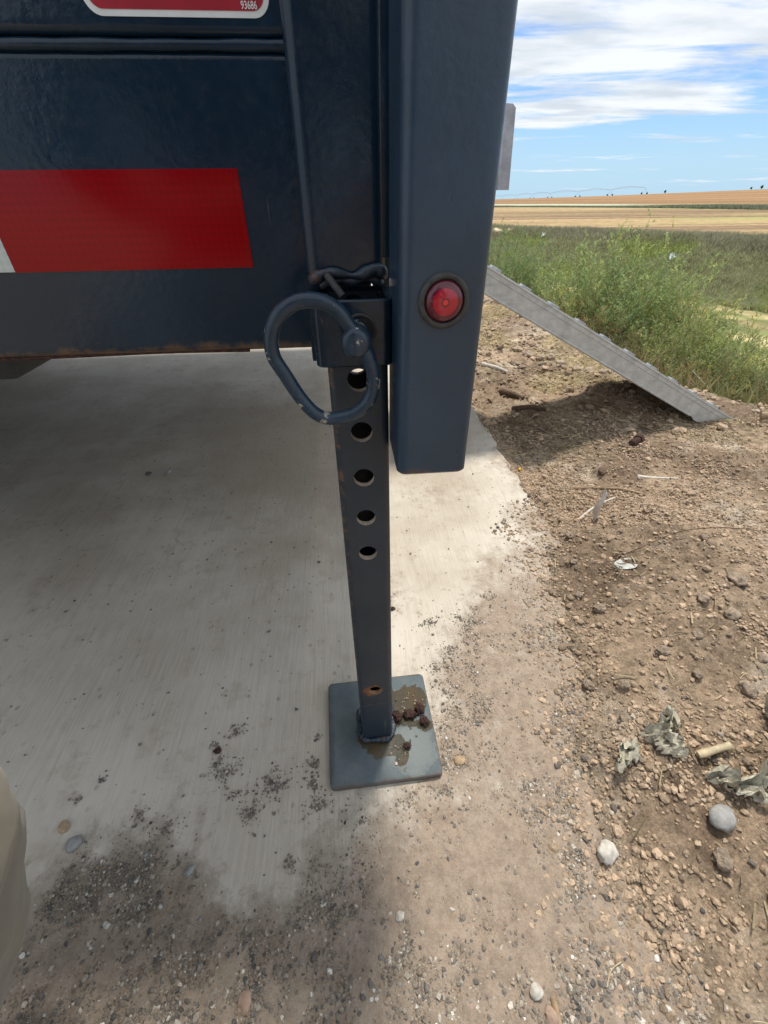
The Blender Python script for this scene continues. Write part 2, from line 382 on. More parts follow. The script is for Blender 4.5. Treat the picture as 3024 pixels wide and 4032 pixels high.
def vcol_mat(name, rough=.9, transl=0.0, var=.25, nscale=200, bump=0, rnd=False):
    m, nt, b = newmat(name); L = nt.links.new; C = attr(nt, 'Col').outputs['Color']
    n = noise(nt, coords(nt), nscale, 4, .6); sp = nt.nodes.new('ShaderNodeCombineColor')
    q = mrange(nt, n, .3, .7, 1 - var, 1 + var)
    for i in range(3): L(q, sp.inputs[i])
    c = mixc(nt, 1.0, C, sp.outputs[0], 'MULTIPLY')
    if rnd:
        oi = nt.nodes.new('ShaderNodeObjectInfo'); c = mixc(nt, 1.0, c, mixc(nt, oi.outputs['Random'], (.62, .72, .70), (1.25, 1.18, 1.0)), 'MULTIPLY')
    L(c, b.inputs['Base Color'])
    b.inputs['Roughness'].default_value = rough; b.inputs['Specular IOR Level'].default_value = .25
    if bump: setbump(nt, b, n, bump, .002)
    if transl:
        t = nt.nodes.new('ShaderNodeBsdfTranslucent'); L(c, t.inputs[0]); mx = nt.nodes.new('ShaderNodeMixShader'); mx.inputs[0].default_value = transl
        L(b.outputs[0], mx.inputs[1]); L(t.outputs[0], mx.inputs[2]); L(mx.outputs[0], nt.nodes['Material Output'].inputs[0])
    return m
M['grit'] = vcol_mat('gravel', .85, 0, .22, 400, .3)
M['leaf'] = vcol_mat('weed_foliage', .6, .35, .2, 60, 0, True)
M['grass'] = vcol_mat('bank_grass', .8, .3, .15, 3)

# ------------------------------------------------------------------ the ground
def axis(segs):
    out = [segs[0][0]]
    for a, b, st in segs:
        n = max(1, int(round((b - a) / st))); out += list(np.linspace(a, b, n + 1)[1:])
    return out
def grow(start, end, st, g):
    out = [start]; s = st; sg = 1 if end > start else -1
    while (end - out[-1]) * sg > 0: out.append(out[-1] + sg * s); s *= g
    return out[1:]
COVY = np.array([-3, -.2, -.11, .0, .255, .374, .50, .52, 9]); COVX = np.array([.16, .20, .194, .217, .29, .32, .375, .385, .385])
def edge_field(x, y):
    xl, yl = to_local(x, y)
    e = xl - np.interp(yl, COVY, COVX)
    wob = (fbm(x, y, 11, 4, 5) - .5) * .09 + (fbm(x, y, 50, 3, 9) - .5) * .03
    near = sstep(yl, .62, .42)
    return e + wob * (near * 1.0 + (1 - near) * .22), xl, yl
def ground_height(x, y):
    e, xl, yl = edge_field(x, y)
    near = sstep(yl, .60, .40)
    base = np.where(e < 0, -.004 + np.clip(e, -.05, 0) * .6, -.004 + np.minimum(e, .2) * .10) * near \
        + (1 - near) * np.where(e < 0, -.03, -.030 + .030 * sstep(e, 0, .30))
    out = sstep(e, 0, .08)
    r = (fbm(x, y, 3.1, 4, 21) - .5) * .075 + (fbm(x, y, 11, 4, 31) - .5) * .034
    rg = 1 - np.abs(2 * fbm(x, y, 34, 3, 41) - 1); r2 = (rg - .6) * .013 + (fbm(x, y, 95, 3, 51) - .5) * .006
    patch = sstep(fbm(x, y, 4.2, 3, 61), .36, .60)
    z = base + out * (r + r2 * (.35 + .9 * patch)) + (1 - out) * 0
    z += .040 * np.exp(-(((x - .66) / .20) ** 2 + ((y - .56) / .15) ** 2)) * out
    # shallow hollow by the slab edge, ridge of pushed-up lumps towards the bank
    z = np.where((xl < .41) & (yl < .62), np.maximum(z, -.012 + (.014 + .008 * fbm(x, y, 30, 3, 77)) * sstep(e + (fbm(x, y, 60, 4, 79) - .5) * .05, -.02, .035)), z)
    z += -.03 * np.exp(-(((x - .45) / .16) ** 2 + ((y - 1.35) / .22) ** 2)) * out
    z += .05 * np.exp(-(((x - .80) / .12) ** 2)) * sstep(y, 1.7, 2.4) * sstep(3.6, y, 3.6 + .01 * 0 + 1e-3) * out if False else 0
    # platform edge
    ex = np.interp(y, [0, 1.0, 1.3, 1.75, 2.4, 3.3, 5], [2.1, 1.75, 1.36, 1.0, .93, .86, .80])
    d = np.maximum(x - ex, (y - 3.35) + np.minimum(x, 0) * 1.2)
    dd = np.maximum(d, 0)
    ridge = .045 * np.exp(-((d + .10) / .13) ** 2) * sstep(y, 1.9, 2.5)
    floor_z = -2.5 + (fbm(x, y, .15, 3, 71) - .5) * .25
    slope = np.maximum(-(.50 * dd ** 1.05), floor_z) 
    slope = slope + (fbm(x, y, 2.0, 3, 73) - .5) * .12 * sstep(dd, .05, .6)
    s = y + 1.03 * x
    bank = sstep(s + (fbm(x, y, .25, 3, 81) - .5) * 1.6, 29.3, 36.5)
    field = -1.15 + 0 * x
    # far land: falls away to the left, climbs to the right
    az = x / np.maximum(y, 1)
    far = .6 + y * ((az - .21) * .0247 - .0118) 
    t = sstep(y, 62, 400)
    field = field * (1 - t) + far * t
    pass
    zf = slope * (1 - bank) + field * bank
    zf = zf + (fbm(x, y, 1.2, 3, 91) - .5) * .22 * bank * (1 - sstep(s, 35.5, 37.5))
    use = sstep(dd, 0, .25)
    return z * (1 - use) + (np.maximum(zf, -2.7 + 0 * x) if False else zf) * use + ridge * (1 - sstep(dd, .1, .5)), d, s, bank, e, az, patch

gx = sorted(grow(-.9, -2600, .05, 1.085)) + axis([(-.9, .10, .04), (.10, 1.1, .0052), (1.1, 2.2, .013)]) + grow(2.2, 2800, .02, 1.045)
gy = sorted(grow(-.42, -300, .05, 1.12)) + axis([(-.42, -.02, .012), (-.02, 1.15, .0054), (1.15, 2.2, .010), (2.2, 4.2, .020)]) + grow(4.2, 3400, .03, 1.035)
gx, gy = np.array(gx), np.array(gy)
GX, GY = np.meshgrid(gx, gy); x, y = GX.ravel(), GY.ravel()
z, d, s_, bank, e_, az, patch = ground_height(x, y)
def mixa(a, b, t): return a * (1 - t[:, None]) + np.array(b) * t[:, None]
n = len(x)
soil = np.tile(np.array([.56, .42, .295]), (n, 1))
soil = mixa(soil, (.36, .26, .18), sstep(fbm(x, y, 5, 4, 101), .46, .66))
soil = mixa(soil, (.68, .56, .43), sstep(fbm(x, y, 9, 4, 111), .54, .70))
soil = mixa(soil, (.58, .46, .25), sstep(fbm(x, y, 4, 4, 121), .44, .62) * sstep(y, 1.15, 1.7) * .75)
soil = mixa(soil, (.28, .205, .145), sstep(patch, .3, 1.0) * .45)
g = np.tile(np.array([.17, .20, .08]), (n, 1))                         # platform slope and valley grass
g = mixa(g, (.24, .20, .12), sstep(fbm(x, y, 1.4, 4, 131), .52, .68))
zone = sstep(d, -.05, .25)
tn = (1 - sstep(e_, .0, .07)) * sstep(y, 1.0, .6); soil = mixa(soil, (.50, .405, .30), tn * .75)
col = soil * (1 - zone[:, None]) + g * zone[:, None]
# mown strips on the valley floor
s2 = s_ + (fbm(x, y, .3, 3, 141) - .5) * 1.2
strip = .5 + .5 * np.sin(s2 * 2.3 + (fbm(x, y, .5, 2, 145)) * 5)
vf = mixa(np.tile(np.array([.20, .22, .085]), (n, 1)), (.45, .37, .19), sstep(strip, .40, .8))
col = mixa(col, (0, 0, 0), sstep(s2, 7, 11)) + vf * sstep(s2, 7, 11)[:, None]
bk = mixa(np.tile(np.array([.24, .27, .085]), (n, 1)), (.25, .24, .15), sstep(fbm(x, y, .35, 4, 151) + (s_ - 33) * .045, .42, .62))
bk = mixa(bk, (.30, .26, .18), sstep(fbm(x, y, .5, 4, 161), .60, .72) * .7)
tb = sstep(s2, 27.9, 28.7)
col = mixa(col, (0, 0, 0), tb) + bk * tb[:, None]
f1 = mixa(np.tile(np.array([.40, .29, .15]), (n, 1)), (.27, .185, .105), sstep(fbm(x * .02, y * .23, 1.0, 4, 171), .42, .58))
f1 = mixa(f1, (.30, .29, .11), sstep(fbm(x * .03 + 9, y * .16, 1.0, 4, 175), .56, .66) * .8)
tf = sstep(s_ + (fbm(x, y, .4, 3, 177) - .5) * 1.6, 36.0, 37.0)
col = mixa(col, (0, 0, 0), tf) + f1 * tf[:, None]
yy = y + 47 * (az - .21) + (fbm(x * .05, y * .05, 1, 2, 181) - .5) * 4
band = sstep(yy, 80, 82) * (1 - sstep(yy, 88, 91)); col = mixa(col, (.13, .17, .10), band)
road = sstep(yy, 90, 92) * (1 - sstep(yy, 99, 103)) * (1 - sstep(az, .42, .55)); col = mixa(col, (.46, .48, .36), road)
f2 = mixa(np.tile(np.array([.37, .225, .105]), (n, 1)), (.30, .175, .085), sstep(fbm(x * .004, y * .05, 1.0, 4, 185), .4, .6))
tf2 = sstep(yy, 101, 106); col = mixa(col, (0, 0, 0), tf2) + f2 * tf2[:, None]
nx, ny = len(gx), len(gy)
ii = np.arange((nx - 1) * (ny - 1)); r_, c_ = ii // (nx - 1), ii % (nx - 1); a_ = r_ * nx + c_
FQ = np.stack([a_, a_ + 1, a_ + nx + 1, a_ + nx], 1)
ground = npmesh('ground', np.stack([x, y, z], 1), FQ, M['ground'], col, smooth=True)
na = ground.data.attributes.new('near', 'FLOAT', 'POINT'); na.data.foreach_set('value', (1 - sstep(np.hypot(x, y), 3, 9)).astype(np.float32))
tag(ground, 'bare brown soil running down to mown fields and a green bank', kind='structure')
def gz(px_, py_):
    return float(ground_height(np.array([px_], float), np.array([py_], float))[0][0])

# concrete slab (grid in the trailer's frame)
sxs = np.array(sorted(grow(-.80, -7.5, .03, 1.15)) + axis([(-.80, .378, .005)]))
sys_ = np.array(sorted(grow(-.36, -4, .03, 1.2)) + axis([(-.36, 1.35, .006), (1.35, 2.6, .02)]) + grow(2.6, 7.5, .05, 1.2))
def dust_field(xw, yw, xl, yl):
    # y below which the mud film covers the slab, as a wandering line, plus a film along the soil
    yb = np.interp(xw, [-.9, -.45, -.38, -.34, -.28, -.22, -.16, -.07, .0, .06, .10, .16, .5], [.04, .07, .12, .17, .18, .16, .11, .15, .19, .30, .42, .60, .74])
    a = (yb - yw) * 6 + .5
    b = (xl - (np.interp(yl, COVY, COVX) - .075)) * 4.5 + .20
    f = np.maximum(np.clip(a, 0, 1.1) * (1 - .35 * sstep(xw, .0, .12) * sstep(yw, .05, .25)), np.clip(b, 0, .85) * sstep(yl, 1.05, .55))
    f = f + (fbm(xw, yw, 9, 5, 201, .6) - .5) * 1.25 + .12 * sstep(xw, -.2, .1) * sstep(yw, 1.1, .5)
    f = f - .30 * np.exp(-(((xw + .15) / .05) ** 2 + ((yw - .155) / .035) ** 2))
    return np.clip(f, 0, 1)
SXg, SYg = np.meshgrid(sxs, sys_); xl, yl = SXg.ravel(), SYg.ravel(); xw, yw = to_world(xl, yl)
dust = dust_field(xw, yw, xl, yl)
zs = (fbm(xw, yw, 6, 3, 211) - .5) * .0016 + dust * (.0012 + (fbm(xw, yw, 70, 3, 215) - .3) * .0038)
chip = fbm(xl * 0, yl, 25, 4, 219); edge = xl > .3779
xl2 = np.where(edge, xl - (chip - .4) * .018, xl); xw2, yw2 = to_world(xl2, yl)
V1 = np.stack([xw2, yw2, zs], 1)
nx, ny = len(sxs), len(sys_); ii = np.arange((nx - 1) * (ny - 1)); a_ = (ii // (nx - 1)) * nx + ii % (nx - 1)
FQ = np.stack([a_, a_ + 1, a_ + nx + 1, a_ + nx], 1)
er = np.arange(ny) * nx + nx - 1                         # right-hand edge strip, three drops
Vs = [V1]; base_i = len(V1); prev = er; FF = [FQ]
for k, (dx_, dz_) in enumerate(((.0035, -.003), (.005, -.02), (.006, -.12))):
    xk, yk = to_world(xl2[er] + dx_, yl[er]); Vs.append(np.stack([xk, yk, zs[er] + dz_], 1))
    cur = base_i + np.arange(ny); FF.append(np.stack([prev[:-1], cur[:-1], cur[1:], prev[1:]], 1)); prev = cur; base_i += ny
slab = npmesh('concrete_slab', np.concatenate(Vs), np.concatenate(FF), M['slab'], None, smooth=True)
dv = np.concatenate([dust] + [dust[er]] * 3).astype(np.float32)
da = slab.data.attributes.new('dust', 'FLOAT', 'POINT'); da.data.foreach_set('value', dv)
tag(slab, 'pale broomed concrete slab with mud washed over it', kind='structure')

# ------------------------------------------------------------------ loose gravel, clods
def ico(sub):
    bm = bmesh.new(); bmesh.ops.create_icosphere(bm, subdivisions=sub, radius=1); bm.verts.ensure_lookup_table()
    V = np.array([v.co[:] for v in bm.verts]); Fc = np.array([[v.index for v in f.verts] for f in bm.faces]); bm.free(); return V, Fc
ICO1, ICO2, ICO3 = ico(1), ico(2), ico(3)
OCT = (np.array([[1, 0, 0], [-1, 0, 0], [0, 1, 0], [0, -1, 0], [0, 0, 1], [0, 0, -1.]]), np.array([[0, 2, 4], [2, 1, 4], [1, 3, 4], [3, 0, 4], [2, 0, 5], [1, 2, 5], [3, 1, 5], [0, 3, 5]]))
def rotmats(n):
    q = RNG.normal(size=(n, 4)); q /= np.linalg.norm(q, axis=1)[:, None]; w, x, y, z = q.T
    return np.stack([np.stack([1 - 2 * (y * y + z * z), 2 * (x * y - z * w), 2 * (x * z + y * w)], 1),
                     np.stack([2 * (x * y + z * w), 1 - 2 * (x * x + z * z), 2 * (y * z - x * w)], 1),
                     np.stack([2 * (x * z - y * w), 2 * (y * z + x * w), 1 - 2 * (x * x + y * y)], 1)], 1)
def scatter(name, pos, rad_, cols, tmpl, mat, jit=.22, flat=.65, label=None, sink=.25, smooth=False):
    parts = [(np.ones(len(pos), bool), tmpl)]
    if tmpl is ICO1: parts = [(rad_ < .0016, OCT), (rad_ >= .0016, ICO1)]
    VV, FF_, CC, off = [], [], [], 0
    for mk, (V0, F0) in parts:
        n, m = int(mk.sum()), len(V0)
        if n == 0: continue
        rr_ = rad_[mk]; sc = RNG.uniform(.65, 1.25, (n, 3))
        Vt = V0[None] * (1 + RNG.normal(0, jit, (n, m, 1))).clip(.5, 1.5) * sc[:, None, :] * (1.15 if m == 6 else 1)
        Vt = np.einsum('nij,nmj->nmi', rotmats(n), Vt); Vt[:, :, 2] *= flat
        Vt = Vt * rr_[:, None, None]
        Vt[:, :, 2] += (rr_ * flat * (1 - sink))[:, None]
        Vt += pos[mk][:, None, :]
        VV.append(Vt.reshape(-1, 3)); FF_.append((F0[None] + (np.arange(n) * m)[:, None, None]).reshape(-1, 3) + off); CC.append(np.repeat(cols[mk], m, axis=0)); off += n * m
    Vt, Fc, C = np.concatenate(VV), np.concatenate(FF_), np.concatenate(CC)
    o = npmesh(name, Vt.reshape(-1, 3), Fc, mat, C, smooth=smooth)
    return tag(o, label, kind='stuff')
PAL = np.array([[.10, .095, .092], [.14, .128, .118], [.19, .17, .15], [.22, .195, .165], [.27, .22, .17], [.34, .30, .25], [.50, .46, .40], [.62, .60, .56]])
def pick(n, w, v=.18):
    w = np.array(w, float); c = PAL[RNG.choice(len(PAL), n, p=w / w.sum())]; return (c * RNG.uniform(1 - v, 1 + v, (n, 1))).clip(0, .8)
def slab_dust_at(xw, yw):
    xl, yl = to_local(xw, yw); return dust_field(xw, yw, xl, yl)
# gravel over the muddy foreground
n = 600000
xx = RNG.uniform(-.62, .42, n); yy_ = RNG.uniform(-.04, .66, n)
ds = slab_dust_at(xx, yy_); e, _, _ = edge_field(xx, yy_)
dens = sstep(ds, .30, .95) * (.10 + 1.0 * sstep(fbm(xx, yy_, 15, 4, 301), .45, .66)) * sstep(yy_, .75, .05)
dens = dens + .5 * sstep(yy_, .13, .0) * sstep(ds, .5, 1) + sstep(ds, .35, .6) * (1 - sstep(ds, .6, .85)) * .35 * sstep(fbm(xx, yy_, 22, 3, 311), .5, .62)
keep = (RNG.uniform(size=n) < dens * .68) & (e < .04)
xx, yy_ = xx[keep], yy_[keep]
pl_x, pl_y = xx + .012, yy_ - .312
ok = ~((np.abs(pl_x) < .077) & (np.abs(pl_y) < .080)); xx, yy_ = xx[ok], yy_[ok]
rr = np.clip(np.exp(RNG.normal(-7.2, .45, len(xx))), .0004, .0026) * (1 + .3 * sstep(yy_, .2, 0))
scatter('gravel', np.stack([xx, yy_, np.full(len(xx), .0012)], 1), rr, pick(len(xx), [.8, 1.8, 4.5, 7, 7, 5, 1.8, .6]), ICO1, M['grit'], label='fine grey and brown grit spread over the near concrete')
# tight clusters of dark grit on the clean part of the slab
P_, R_, = [], []
for (cx_, cy_, r_, k) in ((-.209, .304, .012, 90), (-.207, .252, .016, 170), (-.225, .262, .010, 80), (-.095, .296, .007, 40), (-.094, .236, .012, 120), (-.143, .236, .024, 240), (-.085, .212, .018, 130),
                          (.076, .49, .018, 110), (.104, .433, .020, 150), (.107, .396, .014, 90), (.078, .40, .012, 60), (.086, .36, .012, 60), (.13, .50, .02, 90), (.16, .44, .02, 80),
                          (-.383, .222, .007, 36), (-.365, .245, .009, 26), (-.235, .285, .01, 40), (-.19, .225, .012, 60), (-.30, .205, .016, 70), (-.095, .26, .008, 90), (-.165, .205, .02, 120), (-.03, .195, .025, 130), (.09, .225, .03, 200), (.10, .30, .02, 110), (-.26, .19, .02, 120), (-.11, .155, .012, 60)):
    a = RNG.uniform(0, 2 * pi, k); q = np.abs(RNG.normal(0, .75, k)) * r_ * (1 + .5 * np.sin(a * 2 + cx_ * 90))
    P_.append(np.stack([cx_ + q * np.cos(a), cy_ + q * np.sin(a) * .8, np.full(k, .0004)], 1)); R_.append(np.clip(np.exp(RNG.normal(-7.05, .40, k)), .0005, .0022))
k = 900; xs = RNG.uniform(-.75, .36, k); ys = RNG.uniform(.12, 1.7, k) ** 1.0
e, _, _ = edge_field(xs, ys); ok = e < -.01
P_.append(np.stack([xs, ys, np.full(k, .0003)], 1)[ok]); R_.append(np.clip(np.exp(RNG.normal(-6.8, .4, k)), .0006, .0030)[ok])
P_, R_ = np.concatenate(P_), np.concatenate(R_)
pl_x, pl_y = P_[:, 0] + .012, P_[:, 1] - .312; ok = ~((np.abs(pl_x) < .075) & (np.abs(pl_y) < .078)); P_, R_ = P_[ok], R_[ok]
scatter('grit_clusters', P_, R_, pick(len(P_), [1.5, 3, 5, 6, 4, 2, .8, .3]), ICO1, M['grit'], label='small dark crumbs of grit gathered in clusters on the clean concrete')
# soil clods
def soilpts(n, x0, x1, y0, y1, lo=.1, seed=401):
    xx = RNG.uniform(x0, x1, n); yy = RNG.uniform(y0, y1, n)
    z, d, s, b, e, az, patch = ground_height(xx, yy)
    xl_, yl_ = to_local(xx, yy); z = np.where(xl_ < .378, np.maximum(z, .0006), z)
    w = (lo + (1 - lo) * sstep(fbm(xx, yy, 8, 5, seed, .6), .47, .66)) * sstep(e, -.11, .03) * (d < .1) * ((e > -.008) | (yl_ < .55)) + .35 * np.exp(-(e / .045) ** 2) * (yl_ < .58)
    k = RNG.uniform(size=n) < w
    return np.stack([xx, yy, z], 1)[k]
CL = np.array([.40, .30, .212])
def ccols(n): 
    c = CL * RNG.uniform(.62, 1.35, (n, 1)); c[RNG.uniform(size=n) < .02] = [.46, .40, .33]; c[RNG.uniform(size=n) < .03] = [.14, .12, .105]; c[RNG.uniform(size=n) < .2] *= .7; return c.clip(0, .7)
p = soilpts(120000, .12, 1.1, -.05, 1.4, .13); scatter('soil_crumbs', p, np.clip(np.exp(RNG.normal(-6.3, .42, len(p))), .0008, .0050), ccols(len(p)), ICO1, M['grit'], jit=.2, sink=.35, label='loose brown crumbs covering the disturbed soil')
p = soilpts(5600, .22, 1.2, -.03, 1.9, .02, 431); scatter('soil_clods', p, np.clip(np.exp(RNG.normal(-5.8, .42, len(p))), .0018, .0095), ccols(len(p)), ICO2, M['grit'], jit=.11, sink=.55, label='knobbly brown clods heaped on the disturbed soil')
p = soilpts(9000, .3, 1.6, 1.2, 3.3, .15, 441); scatter('distant_crumbs', p, np.clip(np.exp(RNG.normal(-5.3, .5, len(p))), .002, .016), ccols(len(p)), ICO1, M['grit'], jit=.2, sink=.4, label='crumbs and small clods on the soil beyond the slab')

# ------------------------------------------------------------------ shape helpers
def rr_profile(x0, x1, y0, y1, r, seg=7, ins=.0012):
    pts = []
    for (cx_, cy_, a0) in ((x1 - r, y1 - r, 0), (x0 + r, y1 - r, 90), (x0 + r, y0 + r, 180), (x1 - r, y0 + r, 270)):
        a1, a2 = rad(a0), rad(a0 + 90)
        t0 = (cx_ + r * cos(a1) + ins * sin(a1), cy_ + r * sin(a1) - ins * cos(a1)); t2 = (cx_ + r * cos(a2) - ins * sin(a2), cy_ + r * sin(a2) + ins * cos(a2))
        pts.append(t0)
        for k in range(seg + 1):
            a = a1 + (a2 - a1) * k / seg; pts.append((cx_ + r * cos(a), cy_ + r * sin(a)))
        pts.append(t2)
    return pts
def tube_box(name, x0, x1, y0, y1, z0, z1, r, t, mat, parent, lip=.0015):
    """hollow rounded tube along z, ends open, softened end lips"""
    P0 = rr_profile(x0, x1, y0, y1, r); P1 = rr_profile(x0 + t, x1 - t, y0 + t, y1 - t, max(r - t, .0008)); PL = rr_profile(x0 + lip, x1 - lip, y0 + lip, y1 - lip, max(r - lip, .0008))
    n = len(P0); rings = [(P1, z0 + .02 if z1 - z0 > .05 else z0 + .005), (P1, z0), (PL, z0), (P0, z0 + lip), (P0, z0 + lip + .001), (P0, z1 - lip - .001), (P0, z1 - lip), (PL, z1), (P1, z1), (P1, z1 - (.02 if z1 - z0 > .05 else .005))]
    v = [(p[0], p[1], zz_) for pr, zz_ in rings for p in pr]; f = []
    for k in range(len(rings)):
        a, b = k * n, ((k + 1) % len(rings)) * n
        for i in range(n): j = (i + 1) % n; f.append((a + i, a + j, b + j, b + i))
    return pyobj(name, v, f, mat, parent, 40)
def prism_x(name, prof, x0, x1, mat, parent, angle=40, cap=True):
    """closed profile of (y,z) points swept along x"""
    n = len(prof); v = [(x0, p[0], p[1]) for p in prof] + [(x1, p[0], p[1]) for p in prof]
    f = [(i, (i + 1) % n, n + (i + 1) % n, n + i) for i in range(n)]
    if cap: f += [tuple(range(n)), tuple(range(2 * n - 1, n - 1, -1))]
    return pyobj(name, v, f, mat, parent, angle)
def box(name, c, s, mat, parent=None, bev=.002, rot=None):
    bm = bmesh.new(); bmesh.ops.create_cube(bm, size=1)
    bmesh.ops.scale(bm, vec=s, verts=bm.verts)
    if bev: bmesh.ops.bevel(bm, geom=list(bm.edges), offset=min(bev, min(s) * .3), segments=2, affect='EDGES', profile=.6)
    if rot is not None: bmesh.ops.rotate(bm, cent=(0, 0, 0), matrix=rot, verts=bm.verts)
    bmesh.ops.translate(bm, vec=c, verts=bm.verts)
    me = bpy.data.meshes.new(name); bm.to_mesh(me); bm.free(); return link(name, me, mat, parent, 40)
def catmull(pts, closed, per=8):
    P_ = [Vector(p) for p in pts]; n = len(P_); out = []
    rng_ = range(n if closed else n - 1)
    for i in rng_:
        g_ = (lambda k: P_[k % n]) if closed else (lambda k: P_[min(max(k, 0), n - 1)])
        a, b, c, d = g_(i - 1), g_(i), g_(i + 1), g_(i + 2)
        for k in range(per):
            t = k / per; out.append(.5 * ((2 * b) + (c - a) * t + (2 * a - 5 * b + 4 * c - d) * t * t + (3 * b - a - 3 * c + d) * t ** 3))
    if not closed: out.append(P_[-1])
    return out
def sweep(name, pts, r, mat, parent=None, closed=False, seg=12, per=8, rfun=None, smoothpts=True, angle=60):
    pp = catmull(pts, closed, per) if smoothpts else [Vector(p) for p in pts]; n = len(pp); v = []; f = []
    up = Vector((0.1, .9, .3)).normalized(); nrm = None
    for i in range(n):
        t = (pp[(i + 1) % n] - pp[i - 1]) if closed else (pp[min(i + 1, n - 1)] - pp[max(i - 1, 0)]); t.normalize()
        if nrm is None: nrm = (up - t * up.dot(t)).normalized()
        else: nrm = (nrm - t * nrm.dot(t)).normalized()
        bn = t.cross(nrm); ra = r if rfun is None else rfun(i / (n - 1), i) * r
        for k in range(seg): a = 2 * pi * k / seg; v.append(pp[i] + (nrm * cos(a) + bn * sin(a)) * ra)
    for i in range(n if closed else n - 1):
        a, b = i * seg, ((i + 1) % n) * seg
        for k in range(seg): j = (k + 1) % seg; f.append((a + k, a + j, b + j, b + k))
    if not closed: f += [tuple(range(seg)), tuple(range((n - 1) * seg, n * seg))]
    return pyobj(name, v, f, mat, parent, angle)
def lathe(name, prof, mat, parent, axis='y', c=(0, 0, 0), seg=40, angle=40):
    """profile (radius, height) revolved; height runs along -y (towards the viewer) or +z"""
    v = []; f = []
    for (r_, h) in prof:
        for k in range(seg):
            a = 2 * pi * k / seg
            v.append((c[0] + r_ * cos(a), c[1] - h, c[2] + r_ * sin(a)) if axis == 'y' else (c[0] + r_ * cos(a), c[1] + r_ * sin(a), c[2] + h))
    for i in range(len(prof) - 1):
        for k in range(seg): j = (k + 1) % seg; f.append((i * seg + k, i * seg + j, (i + 1) * seg + j, (i + 1) * seg + k))
    f += [tuple(range(seg)), tuple(range((len(prof) - 1) * seg, len(prof) * seg))]
    return pyobj(name, v, f, mat, parent, angle)

# ------------------------------------------------------------------ the trailer
TR = empty('dump_trailer', (OX, OY, 0), YAW, 'dark blue utility trailer with red reflective tape and a square rear corner post', 'trailer')
def arcp(cy_, cz_, r, a0, a1, n=5): return [(cy_ + r * cos(rad(a0 + (a1 - a0) * k / n)), cz_ + r * sin(rad(a0 + (a1 - a0) * k / n))) for k in range(n + 1)]
XF, XR = -4.6, -.030
prof = [(.090, .6610), (.0852, .6605), (.084, .6590), (.084, .6575), (.084, .516)] + arcp(.0885, .5135, .0045, 180, 270) + [(.0895, .509), (.150, .509), (.150, .513), (.090, .513), (.090, .6610)][:-1]
prism_x('side_rail', prof, XF, XR, M['rail'], TR)
# upper side panel with rolled bottom edge, and the rounded seam bead below it
prof = [(.092, .760), (.082, .760), (.082, .674)] + [(.082, .6725)] + arcp(.0862, .6700, .0042, 180, 268) + [(.092, .6658)]
prism_x('side_panel', prof, XF, -.066, M['rail'], TR)
box('inner_gap_filler', (-2.34, .118, .655), (4.56, .05, .206), M['dark'], TR, .002)  # unseen box, added behind the panel to stop light leaking through
def bead_r(t, i): return (.35 if t > .995 else 1.0) * (1 + .07 * sin(i * 1.7) + .05 * sin(i * .61))
sweep('seam_bead', [(XF, .0845, .6630)] + [(-.9 + k * .075, .0845 + .0002 * sin(k * 2.1), .6630 + .0002 * sin(k * 1.3)) for k in range(12)] + [(-.0775, .0845, .6628)], .0026, M['rail'], TR, rfun=bead_r)
# inner post, corner tube
tube_box('inner_post', -.0722, -.0212, .066, .117, .5585, .790, .0075, .004, M['post'], TR)
tube_box('corner_post', -.0206, .0262, .000, .060, .4470, .790, .0065, .004, M['tubeB'], TR)
box('post_filler', (-.0212, .0855, .675), (.0100, .0340, .215), M['post'], TR, .001)
# body of the trailer behind the rail
box('rear_beam', (.0035, 1.10, .585), (.055, 1.93, .10), M['dark'], TR, .004)
box('far_rail', (-2.31, 2.10, .585), (4.58, .05, .15), M['dark'], TR, .004)
box('deck', (-2.31, 1.11, .645), (4.56, 2.03, .070), M['dark'], TR, .002)
for i in range(10): box('crossmember', (-.46 - i * .44, 1.09, .545), (.05, 1.86, .10), M['dark'], TR, .003)
box('jack_crossmember', (-.395, 1.10, .485), (.05, 1.80, .055), M['dark'], TR, .004)
box('far_panel', (-2.31, 2.11, .71), (4.58, .02, .10), M['rail'], TR, .003)
box('tail_panel', (-.047, 1.08, .71), (.050, 1.98, .10), M['paint'], TR, .003)
for k, x0 in enumerate((-1.75, -2.62)):  # unseen wheels and axles, added to block light under the trailer
    for yy0 in (.20, 1.98):
        w = lathe('wheel', [(.10, -.10), (.20, -.10), (.31, -.085), (.335, -.05), (.335, .05), (.31, .085), (.20, .10), (.10, .10)], M['tyre'], TR, c=(x0, yy0, .337), seg=36)
        lathe('rim', [(.02, -.03), (.19, -.06), (.2, -.104), (.2, .104), (.19, .06), (.02, .03)], M['galv2'], w, c=(x0, yy0, .337), seg=24)
    box('axle', (x0, 1.09, .34), (.07, 1.6, .07), M['dark'], TR, .005)
# grey plate standing out behind the corner post
prof = [(.018, .6015), (.0695, .6015), (.0672, .6435), (.0650, .6455), (.018, .6470)]
v = [(a, .118, b) for a, b in prof] + [(a, .124, b) for a, b in prof]
n_ = 5; f = [(i, (i + 1) % n_, n_ + (i + 1) % n_, n_ + i) for i in range(n_)] + [tuple(range(n_)), tuple(range(2 * n_ - 1, n_ - 1, -1))]
o = pyobj('rear_bracket', v, f, M['galv2'], TR, 30); o['label'] = 'grey galvanised bracket behind the corner post'
sweep('bracket_rib', [(.0605, .1165, .6018), (.0583, .1165, .6440)], .0016, M['galv2'], TR, seg=8, per=2)

